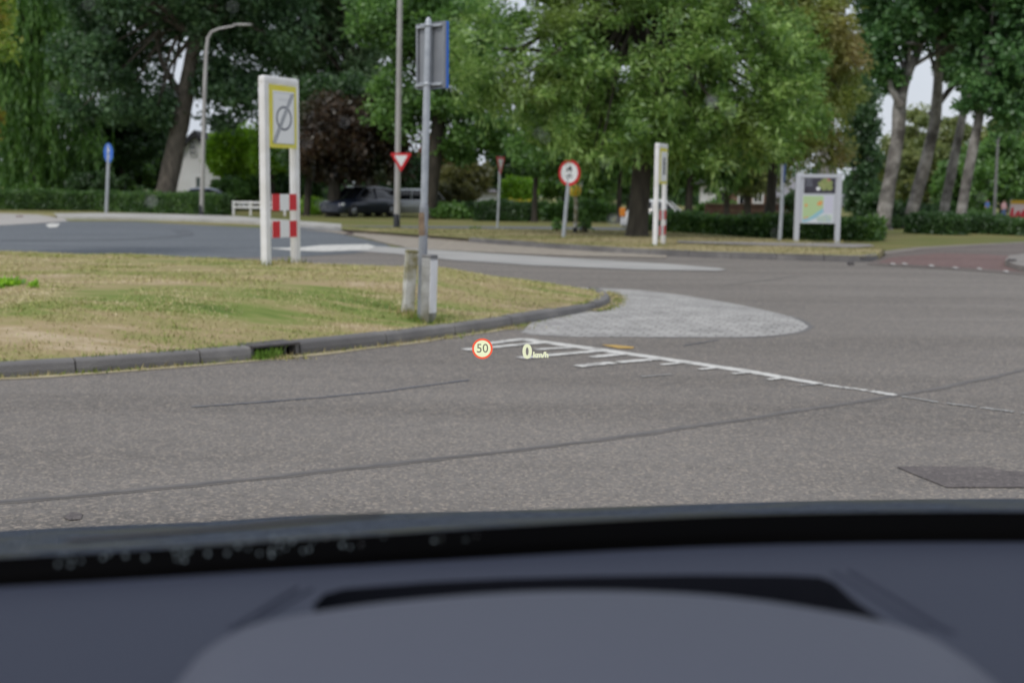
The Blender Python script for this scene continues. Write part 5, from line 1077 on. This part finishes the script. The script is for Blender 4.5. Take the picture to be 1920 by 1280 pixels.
tf = []
for (x, y, Y, n_, sp) in [(499, 497, 17.0, 160, .10), (548, 494, 17.55, 140, .10), (790, 588, 12.5, 160, .09), (764, 590, 12.75, 140, .09), (806, 590, 12.35, 140, .09)]:
    c_ = D(x, y, Y); q2 = RNG.normal(0, sp, (n_, 2)); tf.append(np.array([(c_.x + a_, c_.y + b_, mound(c_.x + a_, c_.y + b_) - .005) for a_, b_ in q2]))
for (x, y, Y, n_) in [(1228, 470.5, 30, 120), (1244, 470, 30.6, 120), (1055, 455, 34, 120), (1461, 461, 33.6, 100), (1490, 461, 33.4, 100), (1566, 461, 33.4, 100), (744, 437, 41, 120), (1193, 458, 35, 400)]:
    c_ = D(x, y, Y); tf.append(np.c_[c_.x + RNG.normal(0, .16 if n_ < 300 else .5, n_), c_.y + RNG.normal(0, .12, n_) - .05, np.full(n_, .13)])
tag(blades('grass', np.vstack(tf), weed, .03, .09, .013, .9), 'longer uncut grass standing round the feet of the posts', 'grass', kind='stuff')

# small lumps on the paving
def lump(name, label, cat, px, py, Y, r, M):
    q = D(px, py, Y); bm = bmesh.new(); bmesh.ops.create_icosphere(bm, subdivisions=3, radius=1.0)
    for v in bm.verts: v.co = Vector((v.co.x * r[0], v.co.y * r[1], v.co.z * r[2])) * (1 + .35 * mnoise.noise(v.co * 1.7 + Vector((px, 0, 0))))
    me = bpy.data.meshes.new(name); bm.to_mesh(me); bm.free(); me.materials.append(M); o = bpy.data.objects.new(name, me); COL.objects.link(o); o.location = (q.x, Y, q.z); return tag(o, label, cat)
lump('stone', 'dark reddish stone lying at the tip of the paved slope', 'stone', 656, 443, 38.5, (.17, .14, .11), mat('dark stone', (.05, .035, .038), .9, (.11, .08, .08), 9))
lump('stone', 'brown stone lying on the pale slabs below the weeping willow', 'stone', 37, 409, 55, (.28, .2, .10), mat('brown stone', (.12, .06, .045), .9))
lump('stone', 'dark kerb lump at the corner where the verge ends', 'stone', 1595, 495, 25, (.07, .06, .05), A['iron'])
lump('stone', 'dark lump on the corner of the side street pavement', 'stone', 1897, 490, 25, (.10, .08, .06), A['iron'])

# ------------------------------------------------------------------ the car the picture is taken from
CARR = thing('driven_car', 'dark car interior with dashboard, black windscreen edge and wet bonnet', 'car', (0.35, 1.2, 0))
INV = Vector((0.35, 1.2, 0))
def part(mb, name, M, parent=CARR, kind=None):
    mb.v = [tuple(Vector(v) - INV) for v in mb.v]; o = mb.build(name, M, parent)
    if kind: o['kind'] = kind
    return o
def cv(pts, n=60): return smooth_curve([(x, y, 0) for x, y in pts], n)
dashM = mat('soft dashboard plastic', (.023, .028, .049), .7, (.028, .034, .057), 1.5, spec=.34, bump=.25, bscale=700)  # blue of the reflected sky and dimmer light put into the base colour
hoodM = mat('instrument hood plastic', (.052, .058, .084), .6, (.058, .064, .092), 1.5, spec=.45, bump=.08, bscale=900)  # paler than the dashboard: the extra sky light is put into the colour
frit = mat('black printed edge', (.0015, .0015, .0018), .6, spec=.08)
ZD = 1.165
top_c = cv([(-460, 1078), (-200, 1060), (0, 1049), (200, 1038), (500, 1019), (760, 1002), (960, 989), (1200, 976), (1400, 968), (1650, 963), (1920, 962), (2150, 965), (2700, 980), (3300, 1004), (3900, 1040)], 110)
bot_c = cv([(-460, 1132), (-200, 1112), (0, 1100), (200, 1089), (500, 1070), (760, 1055), (960, 1043), (1200, 1030), (1400, 1022), (1650, 1017), (1920, 1016), (2150, 1018), (2700, 1032), (3300, 1056), (3900, 1094)], 110)
far = [G(x, y, ZD) for x, y, _ in bot_c]
rows = [[D(x, y - 4, f.y + .012) for (x, y, _), f in zip(top_c, far)], [D(*((a_ + b_) / 2)[:2], f.y + .012) for a_, b_, f in zip(top_c, bot_c, far)], [f + Vector((0, .012, .0)) for f in far], [f + Vector((0, .05, -.05)) for f in far]]
mb = MB(); mb.sheet(rows); part(mb, 'windscreen_edge', frit)
# dashboard top with the projector recess cut out of it
slot = [(588, 1134), (608, 1114), (645, 1104), (800, 1092), (950, 1085), (1100, 1081), (1300, 1078), (1480, 1079), (1538, 1082), (1564, 1092), (1600, 1125), (1662, 1168), (1560, 1200), (1300, 1210), (1000, 1210), (720, 1200), (590, 1160)]
S_ = [G(x, y, ZD) for x, y in slot]
outer = [f + Vector((0, 0, 0)) for f in far[::4]] + [far[-1]] + [G(5600, 1560, ZD), G(2250, 1480, ZD), G(960, 1500, ZD), G(-600, 1460, ZD)]
bm = bmesh.new()
def loop(ps):
    v = [bm.verts.new(p) for p in ps]; return v, [bm.edges.new((v[i], v[(i + 1) % len(v)])) for i in range(len(v))]
vo, eo = loop(outer); vi, ei = loop(S_)
bmesh.ops.triangle_fill(bm, edges=eo + ei, use_beauty=True)
for f in bm.faces:
    if f.normal.z < 0: f.normal_flip()
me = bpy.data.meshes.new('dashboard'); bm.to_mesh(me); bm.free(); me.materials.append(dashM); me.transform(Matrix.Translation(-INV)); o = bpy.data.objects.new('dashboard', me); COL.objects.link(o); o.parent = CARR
rec = mat('projector recess', (.006, .007, .011), .8, (.009, .010, .016), 2, spec=.1)
mb = MB(); lo_ = [p - Vector((0, 0, .09)) for p in S_]; edge = [p + Vector((0, 0, .0005)) for p in S_]
mb.sheet([edge + [edge[0]], [p - Vector((0, 0, .012)) for p in S_] + [S_[0] - Vector((0, 0, .012))], lo_ + [lo_[0]]]); mb.add(lo_, [tuple(range(len(lo_)))]); part(mb, 'projector_recess', rec)
# instrument hood in front of the recess
rim = cv([(205, 1400), (250, 1345), (300, 1292), (380, 1222), (430, 1190), (480, 1168), (540, 1155), (600, 1145), (700, 1131), (800, 1121), (900, 1113), (1000, 1108), (1100, 1106.5), (1200, 1108), (1320, 1114), (1440, 1127), (1560, 1146), (1650, 1163), (1710, 1180), (1760, 1202), (1820, 1240), (1870, 1277), (1940, 1340), (2000, 1400)], 90)
def yy(x): return .80 - .10 * min(1, abs((x - 1100) / 850)) ** 2.2
rim3 = [D(x, y, yy(x)) for x, y, _ in rim]
rows = [[p + Vector((0, .035, -.06)) for p in rim3], [p + Vector((0, .012, -.016)) for p in rim3], [p + Vector((0, .004, -.004)) for p in rim3], rim3]
cx_ = Vector((0.045, .36, ZD + .035))
for k, t_ in enumerate([.04, .12, .28, .5, .75, 1.0]):
    rows.append([p.lerp(Vector((cx_.x + (p.x - cx_.x) * .72, cx_.y, max(p.z, ZD - .02) + .012)), t_) + Vector((0, 0, .014 * math.sin(math.pi * min(1, t_ * 1.2)))) for p in rim3])
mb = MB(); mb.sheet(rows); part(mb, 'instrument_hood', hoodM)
# ridges of the dashboard beside the recess
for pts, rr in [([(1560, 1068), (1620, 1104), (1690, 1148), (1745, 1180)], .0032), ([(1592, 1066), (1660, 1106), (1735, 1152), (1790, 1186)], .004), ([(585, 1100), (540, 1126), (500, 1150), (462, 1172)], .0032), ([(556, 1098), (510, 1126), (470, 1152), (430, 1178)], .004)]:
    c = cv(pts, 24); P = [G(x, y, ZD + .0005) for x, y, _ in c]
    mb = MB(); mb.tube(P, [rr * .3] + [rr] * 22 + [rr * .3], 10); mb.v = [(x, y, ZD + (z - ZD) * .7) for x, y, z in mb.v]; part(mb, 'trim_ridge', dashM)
# bonnet seen over the windscreen edge
bon = mat('wet metallic bonnet', (.020, .030, .050), .62, (.055, .070, .100), 60, metal=.0, coat=.0, bump=.8, bscale=140, detail=2, spec=.14, c3=(0.060, 0.066, 0.060), scale3=5)
bt = cv([(-420, 1032), (-150, 1008), (0, 995), (200, 985), (400, 977), (560, 966), (760, 961), (960, 956.5), (1200, 948), (1400, 942), (1600, 937), (1920, 934), (2200, 934), (2500, 940), (2700, 950)])
rows = [[D(x, y + 60, 1.97) for x, y, _ in bt], [D(x, y + 3, 1.96) for x, y, _ in bt], [D(x, y, 1.92) for x, y, _ in bt], [D(x, y + 16, 1.65) for x, y, _ in bt], [D(x, y + 42, 1.35) for x, y, _ in bt], [D(x, y + 85, 1.15) for x, y, _ in bt]]
mb = MB(); mb.sheet(rows); part(mb, 'bonnet', bon)
# wiper lying at the foot of the glass
mb = MB(); P = [D(x, y, 1.12) for x, y, _ in cv([(120, 1014), (250, 1004), (400, 992), (560, 977), (690, 966), (720, 965)], 30)]; mb.tube(P, [.0008] + [.0022] * 28 + [.001], 8); part(mb, 'wiper', A['black_paint'])
# raindrops on the glass
gl = bpy.data.materials.new('rain water'); n_, b_ = nodes_of(gl); b_.inputs['Transmission Weight'].default_value = 1; b_.inputs['Roughness'].default_value = .02; b_.inputs['IOR'].default_value = 1.33
mb = MB(); drops = []
for k in range(26):
    x = random.uniform(-20, 980); ya = np.interp(x, top_c[:, 0], top_c[:, 1]); drops.append((x, ya + random.gauss(4, 14), random.uniform(.0004, .0008)))
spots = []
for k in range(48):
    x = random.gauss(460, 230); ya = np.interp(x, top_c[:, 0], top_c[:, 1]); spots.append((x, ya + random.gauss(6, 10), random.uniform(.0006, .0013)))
for x, y in [(1335, 189), (1010, 249), (1022, 258), (575, 268), (646, 229), (614, 385), (284, 376), (1151, 411), (1135, 305), (165, 8), (102, 162), (1455, 437), (1370, 210), (436, 12), (600, 382), (1840, 370)]: drops.append((x, y, .0021 if x in (1335, 1151, 284) else .0011))
for x, y, rr in drops:
    Yg = .90 - (1000 - y) / 2318 * .75 * .45 if y > 900 else .90 - (1000 - y) / 2318 * .30
    c = D(x, y, Yg); v = (c - EYE).normalized(); a1 = v.orthogonal().normalized(); a2 = v.cross(a1); vs = [];
    for ring_, h in ((1, 0), (.8, .35), (.45, .55)):
        vs += [c + (a1 * math.cos(2 * math.pi * i / 10) + a2 * math.sin(2 * math.pi * i / 10)) * rr * ring_ + v * rr * h for i in range(10)]
    fs = [(i + 10 * j, (i + 1) % 10 + 10 * j, (i + 1) % 10 + 10 * (j + 1), i + 10 * (j + 1)) for j in range(2) for i in range(10)] + [tuple(range(20, 30)), tuple(range(9, -1, -1))]
    mb.add(vs, fs, 0, True)
part(mb, 'raindrops', gl, kind='stuff')
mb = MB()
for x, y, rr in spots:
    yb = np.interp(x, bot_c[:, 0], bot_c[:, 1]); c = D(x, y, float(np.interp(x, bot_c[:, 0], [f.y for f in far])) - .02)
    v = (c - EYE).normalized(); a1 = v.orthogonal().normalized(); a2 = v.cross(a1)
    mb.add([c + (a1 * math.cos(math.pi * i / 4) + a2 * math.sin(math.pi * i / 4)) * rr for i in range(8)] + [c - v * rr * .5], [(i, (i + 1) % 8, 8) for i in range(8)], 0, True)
part(mb, 'painted_drop_glints', mat('painted drop glint', (.17, .21, .23), .3), kind='stuff')  # pale discs painted in place of sky glints on the drops
# head-up display: the projected image stands in the air above the bonnet
hud = bpy.data.objects.new('head_up_display', None); COL.objects.link(hud); hud.parent = CARR
YH = 3.35; s = ppm(YH); hw_ = _u.copy(); ha = _r.copy(); hn = -_f.copy()
c = D(904.5, 653.5, YH); cream = emit('display cream', (.86, .90, .60), 1.0); redl = emit('display red', (.93, .13, .07), 1.0); dk = emit('display digits', (.13, .12, .10), 1.0); pale = emit('display pale', (.80, .83, .58), 1.0)
mb = MB(); mb.prism(ring_poly(19.5 / s, 40), c, ha, hw_, -hn * .001, 1); mb.prism(ring_poly(15.8 / s, 40), c + hn * .002, ha, hw_, -hn * .001, 0); dd = part(mb, 'speed_limit_disc', [cream, redl], hud)
mb = MB(); text_mesh('50', 23.5 / s, c + hn * .003, ha, hw_, hn * .0005, mb, 0, bold=.0, sx=.98); part(mb, 'limit_digits', dk, hud)
mb = MB(); text_mesh('0', 36 / s, D(988.5, 660, YH), ha, hw_, hn * .0005, mb, 0, bold=.0022, sx=.95); part(mb, 'speed_digit', pale, hud)
mb = MB(); text_mesh('km/h', 14.5 / s, D(1014, 665.5, YH), ha, hw_, hn * .0005, mb, 0, bold=.0010); part(mb, 'unit_lettering', pale, hud)
